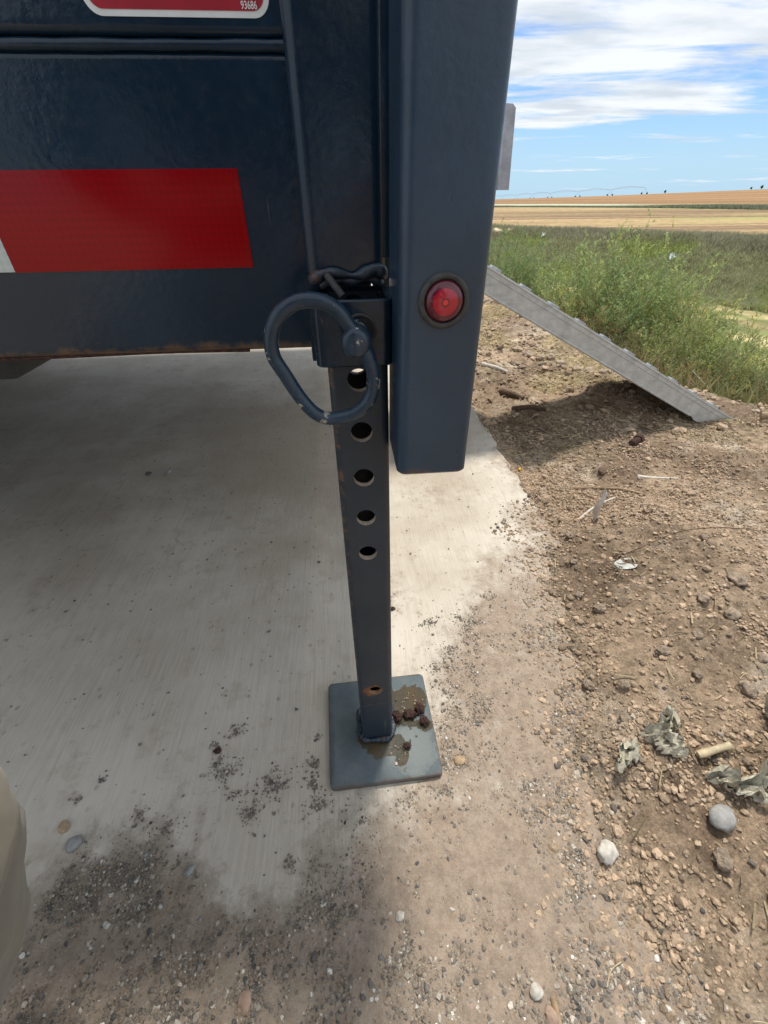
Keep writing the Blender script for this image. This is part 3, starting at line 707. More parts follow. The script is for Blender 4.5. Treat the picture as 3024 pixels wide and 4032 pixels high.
# reflective tape
def decal(name, pts, y, mat, parent, th=.0003):
    v = [(a, y, b) for a, b in pts] + [(a, y + th, b) for a, b in pts]; n = len(pts)
    return pyobj(name, v, [(i, (i + 1) % n, n + (i + 1) % n, n + i) for i in range(n)] + [tuple(range(n)), tuple(range(2 * n - 1, n - 1, -1))], mat, parent, 30)
def rect(a, b, c, d): return [(a, c), (b, c), (b, d), (a, d)]
tw = decal('reflective_tape', [(-.405, .5625), (-.2556, .5625), (-.2556, .6133), (-.405, .6133)], .0836, M['tapewhite'], TR); tw['label'] = 'white reflective tape segment'
trd = decal('reflective_tape', rect(-.2553, -.1072, .5622, .6131), .0835, M['tapered'], TR); trd['label'] = 'red reflective tape segment'
for nm in range(2): decal('reflective_tape', rect(-.405 - .150 * (nm + 1), -.4053 - .150 * nm, .5625, .6133), .0836, M['tapered'] if nm % 2 == 0 else M['tapewhite'], TR)
# warning sticker
def rrect(a, b, c, d, r, seg=8): return [(p[0], p[1]) for p in rr_profile(a, b, c, d, r, seg, .0001)]
st = decal('warning_sticker', rrect(-.1672, -.0775, .6723, .752, .0080), .0816, M['white'], TR); st['label'] = 'white and red warning sticker with a part number'
decal('red_border', rrect(-.1648, -.0800, .6747, .7495, .0062), .0813, M['printred'], st)
decal('pale_field', rrect(-.1540, -.0838, .6788, .7455, .0006), .0810, M['panelpale'], st)
tcv = bpy.data.curves.new('part_number', 'FONT'); tcv.body = '93686'; tcv.size = .0039; tcv.extrude = .0001; tcv.align_x = 'RIGHT'; tcv.offset = .00006
tob = bpy.data.objects.new('tmp_text', tcv); COL.objects.link(tob); bpy.context.view_layer.update()
tme = bpy.data.meshes.new_from_object(tob.evaluated_get(bpy.context.evaluated_depsgraph_get())); bpy.data.objects.remove(tob)
tx = bpy.data.objects.new('part_number', tme); tme.materials.clear(); tme.materials.append(M['text']); COL.objects.link(tx); tx.parent = st
tx.location = (-.0838, .08105, .67525); tx.rotation_euler = (rad(90), 0, 0); tx.scale = (.82, 1, 1)

# marker light
MLX, MLZ = .0030, .5542
ml = lathe('marker_light', [(.0050, 0), (.0138, .0000), (.0137, .0011), (.0128, .0021), (.0118, .0023), (.0108, .0018), (.0104, .0005), (.0050, .0005)], M['rubber'], TR, c=(MLX, 0, MLZ), seg=56)
def lens_mat():
    m, nt, b = newmat('red_lens'); L = nt.links.new; v = coords(nt)
    s = nt.nodes.new('ShaderNodeSeparateXYZ'); L(v, s.inputs[0])
    dx = mth(nt, 'SUBTRACT', s.outputs[0], MLX); dz = mth(nt, 'SUBTRACT', s.outputs[2], MLZ)
    r_ = mth(nt, 'SQRT', mth(nt, 'ADD', mth(nt, 'MULTIPLY', dx, dx), mth(nt, 'MULTIPLY', dz, dz)))
    an = noise(nt, v, 420, 3); rq = mth(nt, 'ADD', r_, mth(nt, 'MULTIPLY', mth(nt, 'SUBTRACT', an, .5), .0008))
    col = mixc(nt, mrange(nt, rq, .0062, .0070, 0, 1), (.42, .010, .030), (.10, .006, .022))
    col = mixc(nt, mrange(nt, rq, .0020, .0026, 1, 0), col, (.16, .006, .016)); col = mixc(nt, mrange(nt, r_, .0012, .0015, 1, 0), col, (.75, .02, .03))
    sc = noise(nt, v, 300, 6, .7); col = mixc(nt, mrange(nt, sc, .62, .75, 0, .35), col, (.5, .3, .32))
    L(col, b.inputs['Base Color']); b.inputs['Roughness'].default_value = .22; b.inputs['Coat Weight'].default_value = .5
    setbump(nt, b, noise(nt, v, 500, 3), .2, .0004)
    return m
M['lens'] = lens_mat()
lathe('lens', [(.0101, .0004), (.0101, .0017), (.0092, .0030), (.0072, .0041), (.0040, .0049), (.0004, .0052)], M['lens'], ml, c=(MLX, 0, MLZ), seg=48, angle=70)
# scratch lines across the corner post
for (a, b_) in (((-.012, .5275), (.016, .5295)), ((-.005, .4890), (.020, .4885))):
    pass

# ragged weld at the foot of the inner post, sleeve of the jack, rod in the sleeve
wp = [(-.0685, .068, .5560), (-.0640, .0630, .5590), (-.0580, .0615, .5612), (-.0500, .0618, .5600), (-.0420, .0618, .5590), (-.0350, .0612, .5602), (-.0290, .0610, .5625), (-.0250, .0620, .5612), (-.0222, .0640, .5570)]
wl = sweep('weld_bead', wp, .0034, M['weld'], TR, rfun=lambda t, i: .85 + .22 * sin(t * 23) + .25 * sin(t * 9 + 1), seg=14, per=12); wl['label'] = 'lumpy rust-streaked weld'
wl2 = sweep('weld_bead', [(-.064, .0655, .5535), (-.052, .0650, .5560), (-.042, .0648, .5552), (-.031, .0648, .5565), (-.0235, .0655, .5530)], .0030, M['weld'], TR, rfun=lambda t, i: .85 + .25 * sin(t * 17), seg=12, per=10)
tube_box('jack_sleeve', -.0695, -.0196, .0350, .0850, .5100, .5495, .0060, .0042, M['post'], TR, lip=.0009)
box('sleeve_ear', (-.0705, .066, .529), (.004, .036, .037), M['post'], TR, .0012)
sweep('retaining_rod', [(-.0590, .058, .5600), (-.0500, .050, .5490)], .0023, M['rubber'], TR, seg=12, per=2)
sweep('rust_seam', [(XF, .0865, .5088), (-1.5, .0868, .5088)] + [(-.9 + .06 * k, .0866 + .0006 * sin(k * 2.3), .5090 + .0005 * sin(k * 1.7)) for k in range(14)], .0012, M['rust'], TR, seg=8)

# ------------------------------------------------------------------ drop-leg jack
lx, ly = -.0425, .0605
LEGW, LEGD, LT, LR = .0405, .0405, .0052, .0056
JW = to_world(-.0388, ly)
JK = empty('drop_leg_jack', (JW[0], JW[1], 0), YAW, 'square drop leg jack with round pin holes standing on a muddy steel foot plate', 'jack')
LTILT = .0040 / .50
def make_leg():
    hw, hd = LEGW / 2, LEGD / 2; z0, z1 = .012, .547; R_ = .0079
    holes = [.5285, .4993, .4612, .4224, .3834, .3440, .1262]
    holes = [.5380, .4993, .4612, .4224, .3834, .3440, .1262]
    fl = hw - LR - .001
    v, f, mi = [], [], []
    def add(pts, faces, m=0):
        o = len(v); v.extend(pts); f.extend([tuple(o + i for i in q) for q in faces]); mi.extend([m] * len(faces))
    K = 32
    def rect_ring(zc, hh):
        out = []
        for k in range(K):
            a = 2 * pi * k / K; c_, s_ = cos(a), sin(a); m_ = max(abs(c_) / fl, abs(s_) / hh); out.append((c_ / m_, zc + s_ / m_))
        return out
    cell = .0165
    cuts = []
    for sgn in (-1, 1):
        for lay in (0, 1):
            yv = sgn * (hd - lay * LT); zlast = z0
            for h in sorted(holes):
                a_, b_ = h - cell, h + cell
                if b_ > z1: b_ = z1
                hh = min(h - a_, b_ - h)
                if hh < R_ + .001: continue
                a_, b_ = h - hh, h + hh
                if a_ > zlast + 1e-6: add([(-fl, yv, zlast), (fl, yv, zlast), (fl, yv, a_), (-fl, yv, a_)], [(0, 1, 2, 3)])
                rg = rect_ring(h, hh); ci = [(R_ * cos(2 * pi * k / K), h + R_ * sin(2 * pi * k / K)) for k in range(K)]
                # snap diagonal samples to the corners so the cell stays a full rectangle
                for qx in (-1, 1):
                    for qz in (-1, 1):
                        ang = math.atan2(qz * hh, qx * fl); kk = int(round(ang / (2 * pi / K))) % K; rg[kk] = (qx * fl, h + qz * hh)
                pts = [(p[0], yv, p[1]) for p in rg] + [(p[0], yv, p[1]) for p in ci]
                add(pts, [(k, (k + 1) % K, K + (k + 1) % K, K + k) for k in range(K)])
                if lay == 0:
                    yi = sgn * (hd - LT)
                    add([(p[0], yv, p[1]) for p in ci] + [(p[0], yi, p[1]) for p in ci], [(k, (k + 1) % K, K + (k + 1) % K, K + k) for k in range(K)], 2 if h < .2 else 1)
                zlast = b_
            if zlast < z1 - 1e-6: add([(-fl, yv, zlast), (fl, yv, zlast), (fl, yv, z1), (-fl, yv, z1)], [(0, 1, 2, 3)])
    # sides with rounded corners (outer, inner)
    for sx_ in (-1, 1):
        for lay in (0, 1):
            w_, d_, r_ = hw - lay * LT, hd - lay * LT, max(LR - lay * LT, .0006)
            pr = [(fl, -d_)] + [(w_ - r_ + r_ * cos(rad(a)), -d_ + r_ + r_ * sin(rad(a))) for a in range(-90, 1, 15)] + [(w_, -d_ + r_ + .001), (w_, d_ - r_ - .001)] + \
                 [(w_ - r_ + r_ * cos(rad(a)), d_ - r_ + r_ * sin(rad(a))) for a in range(0, 91, 15)] + [(fl, d_)]
            pts = [(sx_ * a, b, z0) for a, b in pr] + [(sx_ * a, b, z1) for a, b in pr]; m_ = len(pr)
            add(pts, [(i, i + 1, m_ + i + 1, m_ + i) for i in range(m_ - 1)])
    v2 = [(p[0] - (p[2] - .02) * LTILT, p[1], p[2]) for p in v]
    me = bpy.data.meshes.new('leg_tube'); me.from_pydata(v2, [], f)
    me.materials.append(M['leg']); me.materials.append(M['bare']); me.materials.append(M['barerust'])
    me.polygons.foreach_set('material_index', mi)
    bm = bmesh.new(); bm.from_mesh(me); 
    for fc in bm.faces:
        c_ = fc.calc_center_median(); fc.normal_update(); nn = fc.normal; fc.smooth = abs(nn.y) < .995 and abs(c_.x) > fl * .9
        if nn.x * c_.x + nn.y * c_.y < 0: fc.normal_flip()
    bm.to_mesh(me); bm.free()
    return link('leg_tube', me, None, JK, None, smooth=False)
make_leg()
# foot plate
v, f = [], []
FP = Matrix.Rotation(rad(1.3), 3, 'Z'); fpc = (.006, -.002)
hp = .0715
for (ins_, zz_) in ((.001, .0015), (0, .0025), (0, .0095), (.0012, .0107)):
    pr = rr_profile(-hp + ins_, hp - ins_, -hp + ins_, hp - ins_, .007, 6, .0005)
    for p in pr: v.append((p[0], p[1], zz_ + .0006 * sin(p[0] * 60)))
n_ = len(pr)
for k in range(3):
    for i in range(n_): f.append((k * n_ + i, k * n_ + (i + 1) % n_, (k + 1) * n_ + (i + 1) % n_, (k + 1) * n_ + i))
f += [tuple(range(n_)), tuple(range(3 * n_, 4 * n_))]
fp = pyobj('foot_plate', v, f, M['plate'], JK, 50); fp.location = (fpc[0], fpc[1], 0); fp.rotation_euler = (rad(.4), rad(-.3), rad(1.6))
# weld fillet round the leg
hw = LEGW / 2 + .001
wpts = [(-hw, hw, .0125), (-hw - .001, 0, .013), (-hw, -hw * .7, .0135), (-hw * .7, -hw - .001, .0145), (0, -hw - .0015, .0140), (hw * .7, -hw - .001, .0150), (hw, -hw * .6, .0140), (hw + .001, 0, .0125), (hw, hw, .0125), (0, hw, .0125)]
sweep('foot_weld', wpts, .0042, M['weld'], JK, closed=True, per=12, rfun=lambda t, i: .80 + .10 * sin(2 * pi * t * 23) + .20 * sin(2 * pi * t * 5) + .12 * sin(2 * pi * t * 11), seg=12)

# ------------------------------------------------------------------ locking pin with pull ring
PW = to_world(-.0445, .010)
PN = empty('locking_pin', (PW[0], PW[1], .5320), YAW, 'round headed locking pin with a bent D shaped pull ring through the jack sleeve', 'pin')
# shaft leaves the head towards the sleeve hole (slightly up and right)
def shaft_obj():
    seg = 36; a = Vector((0, -.0045, 0)); b = Vector((.0050, .085, .0012)); dirv = (b - a).normalized()
    q = dirv.to_track_quat('Z', 'Y'); prof = [(.0003, -.0001), (.0050, .0001), (.0072, .0010), (.0084, .0028), (.0088, .0055), (.0088, .0110), (.0082, .0118), (.0072, .0125), (.0068, .0900)]
    v = []; f = []
    for r_, h in prof:
        for k in range(seg): an = 2 * pi * k / seg; v.append(a + q @ Vector((r_ * cos(an), r_ * sin(an), h)))
    for i in range(len(prof) - 1):
        for k in range(seg): j = (k + 1) % seg; f.append((i * seg + k, i * seg + j, (i + 1) * seg + j, (i + 1) * seg + k))
    f += [tuple(range(seg)), tuple(range((len(prof) - 1) * seg, len(prof) * seg))]
    return pyobj('pin_shaft', v, f, M['ring'], PN, 50)
shaft_obj()
px0, pz0 = -.0445, .5320
ring_xy = [(-.0425, .5325), (-.0470, .5400), (-.0530, .5482), (-.0613, .5532), (-.0737, .5538), (-.0850, .5480), (-.0912, .5373), (-.0920, .5255), (-.0868, .5140), (-.0795, .4994), (-.0712, .4893), (-.0612, .4852), (-.0470, .4880), (-.0372, .4974), (-.0345, .5102), (-.0370, .5222)]
sweep('pull_ring', [(a - px0, .0085 - .010 + .004 - .0010 * (i % 5 == 0), b - pz0) for i, (a, b) in enumerate(ring_xy)], .0042, M['ring'], PN, closed=True, seg=18, per=8)
# dark clearance ring drawn by the sleeve hole: raised black band
lathe('hole_rim', [(.0102, 0), (.0102, .0006), (.0090, .0010), (.0082, .0004), (.0082, 0)], M['rubber'], TR, c=(-.0405, .0350, .5322), seg=36)

# ------------------------------------------------------------------ loading ramp (near rail is what shows)
RW = to_world(1.1957, .955)
RZ = gz(RW[0], RW[1])
RP = empty('loading_ramp', (RW[0], RW[1], 0), YAW, 'grey galvanised loading ramp with raised cleats sloping down onto the soil', 'ramp')
SL = .518; XT = -1.10
def topz(x): return -SL * x
def rail(y0, sgn):
    # side plate with folded lips: polygon in x,z
    outl = [(0, .002), (XT, topz(XT)), (XT, topz(XT) - .066), (-.158, topz(-.158) - .060), (-.140, .004), (-.125, -.004), (-.02, -.006)]
    v = [(a, y0, b) for a, b in outl] + [(a, y0 + .004 * sgn, b) for a, b in outl]; n = len(outl)
    o = pyobj('side_rail', v, [(i, (i + 1) % n, n + (i + 1) % n, n + i) for i in range(n)] + [tuple(range(n)), tuple(range(2 * n - 1, n - 1, -1))], M['galv'], RP, 20)
    for off, r_ in ((.0035, .0035), (.0620, .0036)):
        xa, xb = XT, (-.004 if off < .02 else -.158)
        sweep('folded_lip', [(xa, y0 + .002 * sgn, topz(xa) - off), (xb, y0 + .002 * sgn, topz(xb) - off)], r_, M['galv'], RP, seg=10, per=2)
    sweep('pressed_line', [(XT, y0 - .0004 * sgn, topz(XT) - .017), (-.05, y0 - .0004 * sgn, topz(-.05) - .017)], .0012, M['galv'], RP, seg=8, per=2)
    return o
rail(0, 1); rail(.36, -1)
ang = math.atan(SL)
box('ramp_deck', (XT / 2, .18, topz(XT / 2) - .006), (math.hypot(XT, topz(XT)), .35, .004), M['galv'], RP, .001, Matrix.Rotation(ang, 3, 'Y'))
for k in range(12):
    xk = -.085 - k * .0855
    for yk in (.012, .348): box('cleat', (xk, yk, topz(xk) + .0012), (.030, .022, .0085), M['galv2'], RP, .0015, Matrix.Rotation(ang, 3, 'Y'))

# ------------------------------------------------------------------ things lying about
def rock_mesh(name, r, flat, jit, mat, sub=3, seed=0):
    rg = np.random.default_rng(seed); V0, F0 = ICO3 if sub == 3 else ICO2
    d = rg.normal(size=(7, 3)); d /= np.linalg.norm(d, axis=1)[:, None]; off = rg.uniform(.62, .95, 7)
    V = V0.copy()
    for k in range(7):
        h = V @ d[k]; ex = np.maximum(h - off[k], 0); V -= ex[:, None] * d[k] * (.85 if jit < .2 else 1)
    nz = fbm(V[:, 0] * 2 + 9, V[:, 1] * 2 + V[:, 2] * 3, 1.5, 3, seed) - .5
    V *= (1 + nz[:, None] * jit * 2); V *= np.array([1, rg.uniform(.7, .95), flat])
    V *= r
    me = bpy.data.meshes.new(name); me.from_pydata(V.tolist(), [], F0.tolist()); me.materials.append(mat)
    me.polygons.foreach_set('use_smooth', np.ones(len(me.polygons), bool)); me.update(); return me
def onground(x, y):
    e, xl_, yl_ = edge_field(np.array([x]), np.array([y])); g0 = gz(x, y)
    return max(g0, .0005) if xl_[0] < .38 else g0
def put(name, me, x, y, rz, label, cat, group=None, dz=0.0, s=1.0):
    o = bpy.data.objects.new(name, me); COL.objects.link(o); o.location = (x, y, onground(x, y) + dz); o.rotation_euler = (0, 0, rz); o.scale = (s, s, s)
    return tag(o, label, cat, group)
put('stone', rock_mesh('stone', .0175, .6, .12, M['stone_grey'], 3, 3), .375, .184, .5, 'smooth grey stone lying below the crumpled grey leaves at the right', 'stone', dz=.008)
put('stone', rock_mesh('stone', .0125, .7, .25, M['stone_pale'], 3, 5), .2445, .160, 1.2, 'pale knobbly stone alone on the tan dirt at lower right', 'stone', dz=.006)
put('stone', rock_mesh('stone', .0075, .55, .2, M['stone_tan'], 3, 6), .095, .262, .3, 'small orange tan stone right of the foot plate', 'stone', dz=.002)
put('stone', rock_mesh('stone', .0088, .35, .2, M['stone_pink'], 3, 7), -.134, .053, 1.5, 'long flat pinkish stone near the bottom left of the gravel', 'stone', dz=.002)
put('stone', rock_mesh('stone', .0075, .5, .15, M['stone_tan'], 3, 8), -.383, .223 - .03, 2.6, 'squarish tan stone near the trouser leg', 'stone', dz=.002)
put('stone', rock_mesh('stone', .0085, .6, .2, M['stone_grey'], 3, 9), -.361, .186 - .01, .6, 'grey stone with a bit of dark bark on it, near the trouser leg', 'stone', dz=.003)
put('stone', rock_mesh('stone', .0072, .7, .2, M['stone_pale'], 3, 12), .136, .058, .6, 'cream rounded stone at the bottom, left of a brown one', 'stone', dz=.003)
put('stone', rock_mesh('stone', .0080, .5, .2, M['stone_pink'], 3, 13), .145, .043, 1.9, 'brown pointed stone just below the cream one at the bottom', 'stone', dz=.003)
put('stone', rock_mesh('stone', .0060, .6, .2, M['stone_grey'], 3, 14), -.219, .150, .9, 'light grey pebble on the muddy concrete left of the foot plate', 'stone', dz=.003)
put('stone', rock_mesh('stone', .0055, .6, .2, M['stone_pale'], 3, 15), .0115, .111, .9, 'small white chip of stone in the mud below the foot plate', 'stone', dz=.002)
put('stone', rock_mesh('stone', .0085, .7, .3, M['stone_grey'], 3, 16), -.578, 1.003, .9, 'right-hand of two small dark lumps on the shaded concrete', 'stone', dz=.004)
put('stone', rock_mesh('stone', .0075, .6, .3, M['stone_dark'], 3, 17), -.630, .998, .2, 'left-hand of two small dark lumps on the shaded concrete', 'stone', dz=.003)
put('stone', rock_mesh('stone', .0048, .7, .3, M['rust'], 3, 18), -.207 - .02, .278, .2, 'small dark red crumb among grit clusters left of the foot plate', 'stone', dz=.002)
put('stone', rock_mesh('stone', .0050, .7, .3, M['rust'], 3, 19), .013, .52, .2, 'dark red crumb on the concrete behind the jack leg', 'stone', dz=.002)
# many loose pebbles
pm = [rock_mesh('pebble', .004, .62, .2, M[k], 2, 40 + i) for i, k in enumerate(('stone_grey', 'stone_pale', 'stone_dark', 'stone_tan', 'stone_grey', 'stone_dark', 'stone_pink'))]
cnt = 0
while cnt < 120:
    x, y = random.uniform(-.45, .34), random.uniform(.0, .17) if random.random() < .75 else random.uniform(.15, .6)
    if abs(x + .012) < .085 and abs(y - .312) < .088: continue
    if slab_dust_at(np.array([x]), np.array([y]))[0] < .45: continue
    k = random.randrange(len(pm)); k = random.choice([0, 2, 4, 5]) if random.random() < .5 else k
    put('pebble', pm[k], x, y, random.uniform(0, 6), 'small loose pebble lying in the muddy grit on the concrete', 'pebble', 'pebbles in the muddy grit', dz=.0012, s=random.choice((.28, .33, .4, .5, .62, .8)))
    cnt += 1
# lumps along the far lip of the soil, and on the soil
lm = [rock_mesh('dirt_lump', .03, .7, .38, M['clodlump'], 3, 70 + i) for i in range(4)]
for i, (x, y, s) in enumerate(((.62, 3.05, 1.7), (.70, 3.18, 2.2), (.74, 2.98, 1.5), (.79, 2.86, 1.8), (.82, 2.66, 1.5), (.86, 2.55, 1.2), (.88, 2.42, 1.3), (.66, 3.3, 1.4), (.64, 2.10, .9), (.68, 2.04, 1.2), (.72, 2.0, .9), (.76, 1.98, 1.1),
                              (.79, 1.92, 1.0), (.84, 1.86, .9), (.86, 1.80, 1.1), (.90, 1.76, .9), (.88, 1.83, .7), (.60, 1.92, .6), (.55, 2.3, .7), (.50, 2.6, .8))):
    far_ = i < 8
    put('dirt_lump', lm[i % 4], x, y, i * 1.3, 'pinkish brown lump of dried dirt in the row under the ramp and along the weeds', 'dirt lump', 'dirt lumps beyond the ramp', dz=.006, s=s * .8)
for i, (x, y, s) in enumerate(((.42, .40, .35), (.50, .33, .45), (.45, .36, .3), (.56, .46, .45), (.60, .52, .5), (.53, .49, .4), (.40, .12, .5), (.43, .10, .4), (.36, .15, .35), (.34, .35, .3), (.30, .36, .33), (.32, .30, .3), (.37, .50, .35), (.62, .64, .3), (.56, .90, .3), (.47, .88, .28), (.39, .70, .3), (.37, .62, .3), (.35, .54, .3), (.66, .42, .45), (.48, .42, .3), (.55, .38, .35))):
    put('clod', lm[(i + 1) % 4], x, y, i * 2.1, 'rounded brown clod lying on the loose soil at the right', 'clod', 'clods on the loose soil', dz=.004, s=s)

# on the plate
pz = .0112
cm = rock_mesh('rust_clod', .0100, .5, .9, M['rust'], 3, 90); cm2 = rock_mesh('rust_clod', .0085, .55, .9, M['rust'], 3, 91)
for me, x, y, s, lb in ((cm, .032, .318, .85, 'largest dark red rusty clod on the foot plate'), (cm2, .0475, .327, .85, 'blackish rusty clod at the far right of the foot plate'), (cm2, .0525, .309, .75, 'rusty clod at the right edge of the foot plate, nearest the viewer'),
                        (cm2, .0145, .315, .85, 'rusty clod touching the side of the jack leg'), (cm2, .0270, .2755, .55, 'small grey brown clod alone on the front half of the foot plate')):
    o = bpy.data.objects.new('rust_clod', me); COL.objects.link(o); o.location = (x, y, pz + .0045 * s); o.scale = (s, s, s); o.rotation_euler = (0, 0, x * 90); tag(o, lb, 'clod')
k = 90; a = RNG.uniform(0, 6.28, k)
P_ = np.concatenate([np.stack([.032 + RNG.normal(0, .013, 60), .322 + RNG.normal(0, .018, 60)], 1), np.stack([.016 + RNG.normal(0, .010, 22), .270 + RNG.normal(0, .008, 22)], 1)])
ok = (P_[:, 0] < .056) & (P_[:, 1] < .385) & (P_[:, 1] > .245) & ~((np.abs(P_[:, 0] + .014) < .024) & (np.abs(P_[:, 1] - .312) < .024)); P_ = P_[ok]
scatter('plate_grit', np.column_stack([P_, np.full(len(P_), pz - .0004)]), np.clip(np.exp(RNG.normal(-7.0, .4, len(P_))), .0004, .0017), pick(len(P_), [2, 2, 2, 2, 2, 3, 2, 1]), ICO1, M['grit'], label='grains of grit stuck in the muddy stain on the foot plate')

# bolt and nut, twigs, wood scraps
def stick(name, pts, r, mat, label, cat, group=None, taper=.4, seg=7, per=4):
    base = pts[0]; b = empty_loc = None
    z0 = onground(base[0], base[1])
    P3 = [(p[0] - base[0], p[1] - base[1], onground(p[0], p[1]) - z0 + (p[2] if len(p) > 2 else .001)) for p in pts]
    o = sweep(name, P3, r, mat, None, seg=seg, per=per, rfun=lambda t, i: (1 - taper * t) * (1 + .12 * sin(i * 1.7)))
    o.location = (base[0], base[1], z0); return tag(o, label, cat, group)
b = empty('bolt', (.765, 1.160, onground(.765, 1.16) + .012), rad(-50), 'short rusty bolt lying on the soil between slab and ramp', 'bolt')
for nm, prof in (('bolt_head', [(.003, 0), (.0150, 0), (.0150, .014), (.003, .014)]), ('bolt_shank', [(.002, .014), (.0105, .014)] + [(.0105 + .0012 * (k % 2), .016 + k * .003) for k in range(13)] + [(.002, .056)])):
    o = lathe(nm, prof, M['rust'], b, seg=6 if nm == 'bolt_head' else 16, angle=30)
nu = lathe('nut', [(.0060, 0), (.0100, 0), (.0108, .0015), (.0108, .0070), (.0100, .0085), (.0060, .0085)], M['galv2'], None, axis='z', seg=14)
nu.data.materials.clear(); nu.data.materials.append(M['bark'])
nu.location = (.588, .996, onground(.588, .996)); nu.rotation_euler = (rad(18), 0, 0); tag(nu, 'small dark ring shaped nut lying on the soil', 'nut')
bpy.data.objects.remove(bpy.data.objects.new('x', None))
stick('twig', [(.500, .955, .003), (.56, .93, .004), (.60, .905, .004), (.643, .875, .003)], .0048, M['twig'], 'long brown twig lying across the soil just behind the upright pale leaf', 'twig', taper=.5)
stick('twig', [(.47, .822), (.50, .845, .004), (.535, .865, .003), (.575, .882)], .0036, M['whitewood'], 'bleached twig lying at the foot of the upright pale leaf', 'twig')
stick('twig', [(.667, .966), (.71, .960, .003), (.765, .950)], .0045, M['whitewood'], 'short bleached twig to the right of the ring shaped nut', 'twig')
stick('twig', [(.68, 1.53), (.74, 1.42, .006), (.80, 1.33, .004), (.86, 1.24)], .0035, M['twig'], 'thin dark twig in the shade of the ramp', 'twig')
stick('bark_strip', [(.47, 1.66, .012), (.50, 1.62, .012), (.535, 1.575, .004)], .014, M['bark'], 'curled dark strip of bark near the slab edge, farther one', 'bark')
stick('bark_strip', [(.475, 1.50, .010), (.53, 1.475, .012), (.59, 1.44, .004)], .010, M['bark'], 'thin dark strip of bark in the ramp shadow, nearer one', 'bark')
stick('wood_splinter', [(.425, 1.86, .006), (.475, 1.84, .008), (.530, 1.83, .006)], .0085, M['whitewood'], 'pale flat wood splinter beside the corner post', 'wood splinter', taper=.2)
stick('dry_stalk', [(.44, .615, .002), (.50, .635, .010), (.58, .650, .016), (.68, .650, .018), (.80, .640, .012), (.9, .63, .004)], .0011, M['bark'], 'long thin dark stem arching over the soil at the right', 'stem', taper=.3)
b = stick('reed', [(.383, .248, .008), (.42, .253, .010)], .0046, M['straw'], 'thick straw coloured reed with a thin brown stalk, touching the grey leaves', 'reed', taper=.05)
sweep('stalk', [(.036, .005, .0105), (.06, .008, .012), (.095, .010, .012)], .0022, M['twig'], b, seg=7)
stick('wood_chip', [(.222, .034, .003), (.238, .034, .003)], .0030, M['whitewood'], 'bright cream chip of wood at the lower right corner', 'wood chip', taper=.1)
stick('wood_splinter', [(.150, .055, .002), (.152, .018, .002)], .0032, M['twig'], 'grey splintered sliver of wood pressed in the bottom gravel', 'wood splinter')
stick('yellow_petal', [(.386, 1.057, .004), (.390, 1.064, .007)], .004, M['yellow'], 'tiny bright yellow petal beside the slab edge', 'petal', taper=.2)
stick('reed', [(1.24, 1.32, .02), (1.30, 1.30, .022), (1.38, 1.29, .02)], .012, M['twig'], 'grey brown stake lying by the foot of the ramp', 'stake', taper=.1)
# pale upright leaf
def sheet(name, nu_, nv_, fn, mat, loc, rz, label, cat, th=.0004):
    v, f = [], []
    for sd in (0, 1):
        for i in range(nu_):
            for j in range(nv_):
                p = Vector(fn(i / (nu_ - 1), j / (nv_ - 1))); v.append(p + Vector((0, 0, -th * sd)))
    o_ = nu_ * nv_
    for i in range(nu_ - 1):
        for j in range(nv_ - 1):
            a = i * nv_ + j; f.append((a, a + 1, a + nv_ + 1, a + nv_)); f.append((o_ + a, o_ + a + nv_, o_ + a + nv_ + 1, o_ + a + 1))
    me = bpy.data.meshes.new(name); me.from_pydata(v, [], f); o = link(name, me, mat, None, 60)
    o.location = loc; o.rotation_euler = (0, 0, rz); return tag(o, label, cat)
def blade(u, w_):
    wd = .0085 * (sin(pi * min(1, u * 1.0) ** .8) ** .8 + .08); return ((w_ - .5) * 2 * wd + .003 * sin(u * 9), .004 * sin(u * 7) + .0035 * abs(w_ - .5) * 2, .0 + u * .092)
sheet('dry_leaf', 16, 5, blade, M['whitewood'], (.492, .796, onground(.492, .796) - .004), .1, 'pale slender dry leaf standing upright in the soil', 'leaf')
def crumple(L_, W_, hgt, seed, curl=1.0):
    def fn(u, w_):
        x = (u - .5) * L_; wid = W_ * (sin(pi * (u * .86 + .07)) ** .6)
        y = (w_ - .5) * wid
        nn = float(fbm(np.array([u * 3 + seed]), np.array([w_ * 2.2 + seed * 2]), 1.6, 4, seed)[0]) - .35
        rim = (abs(w_ - .5) * 2) ** 2
        fine = float(fbm(np.array([u * 9 + seed]), np.array([w_ * 7 + seed * 3]), 1.7, 3, seed + 5)[0]) - .5
        nn += fine * .8
        return (x + .008 * sin(w_ * 7 + seed) + .010 * fine, y * (1 - .30 * curl * rim) + .005 * sin(u * 11 + seed) + .010 * fine, max(.001, hgt * (.35 * sin(pi * u) + nn * 1.1) + rim * curl * hgt * .75 * (1 if w_ > .5 else .4)))
    return fn
LV = ((.300, .252, .056, .042, .020, 3, .5, 'leftmost crumpled grey leaf on the soil'), (.350, .262, .060, .050, .026, 4, -.9, 'crumpled grey leaf with a folded spine, right beside the leftmost one'), (.372, .292, .040, .046, .022, 5, .8, 'pale crinkled leaf tip standing behind the folded leaf'),
      (.412, .214, .082, .044, .026, 6, -.45, 'blue grey crumpled leaf beside the smooth grey stone'), (.455, .225, .070, .050, .030, 7, .6, 'crumpled grey leaf in the middle of the right-hand heap'), (.488, .270, .080, .034, .030, 8, 1.4, 'curled ribbon-like leaf at the top of the right-hand heap'), (.492, .200, .080, .050, .034, 9, -.3, 'large crumpled leaf at the right edge of the photo'))
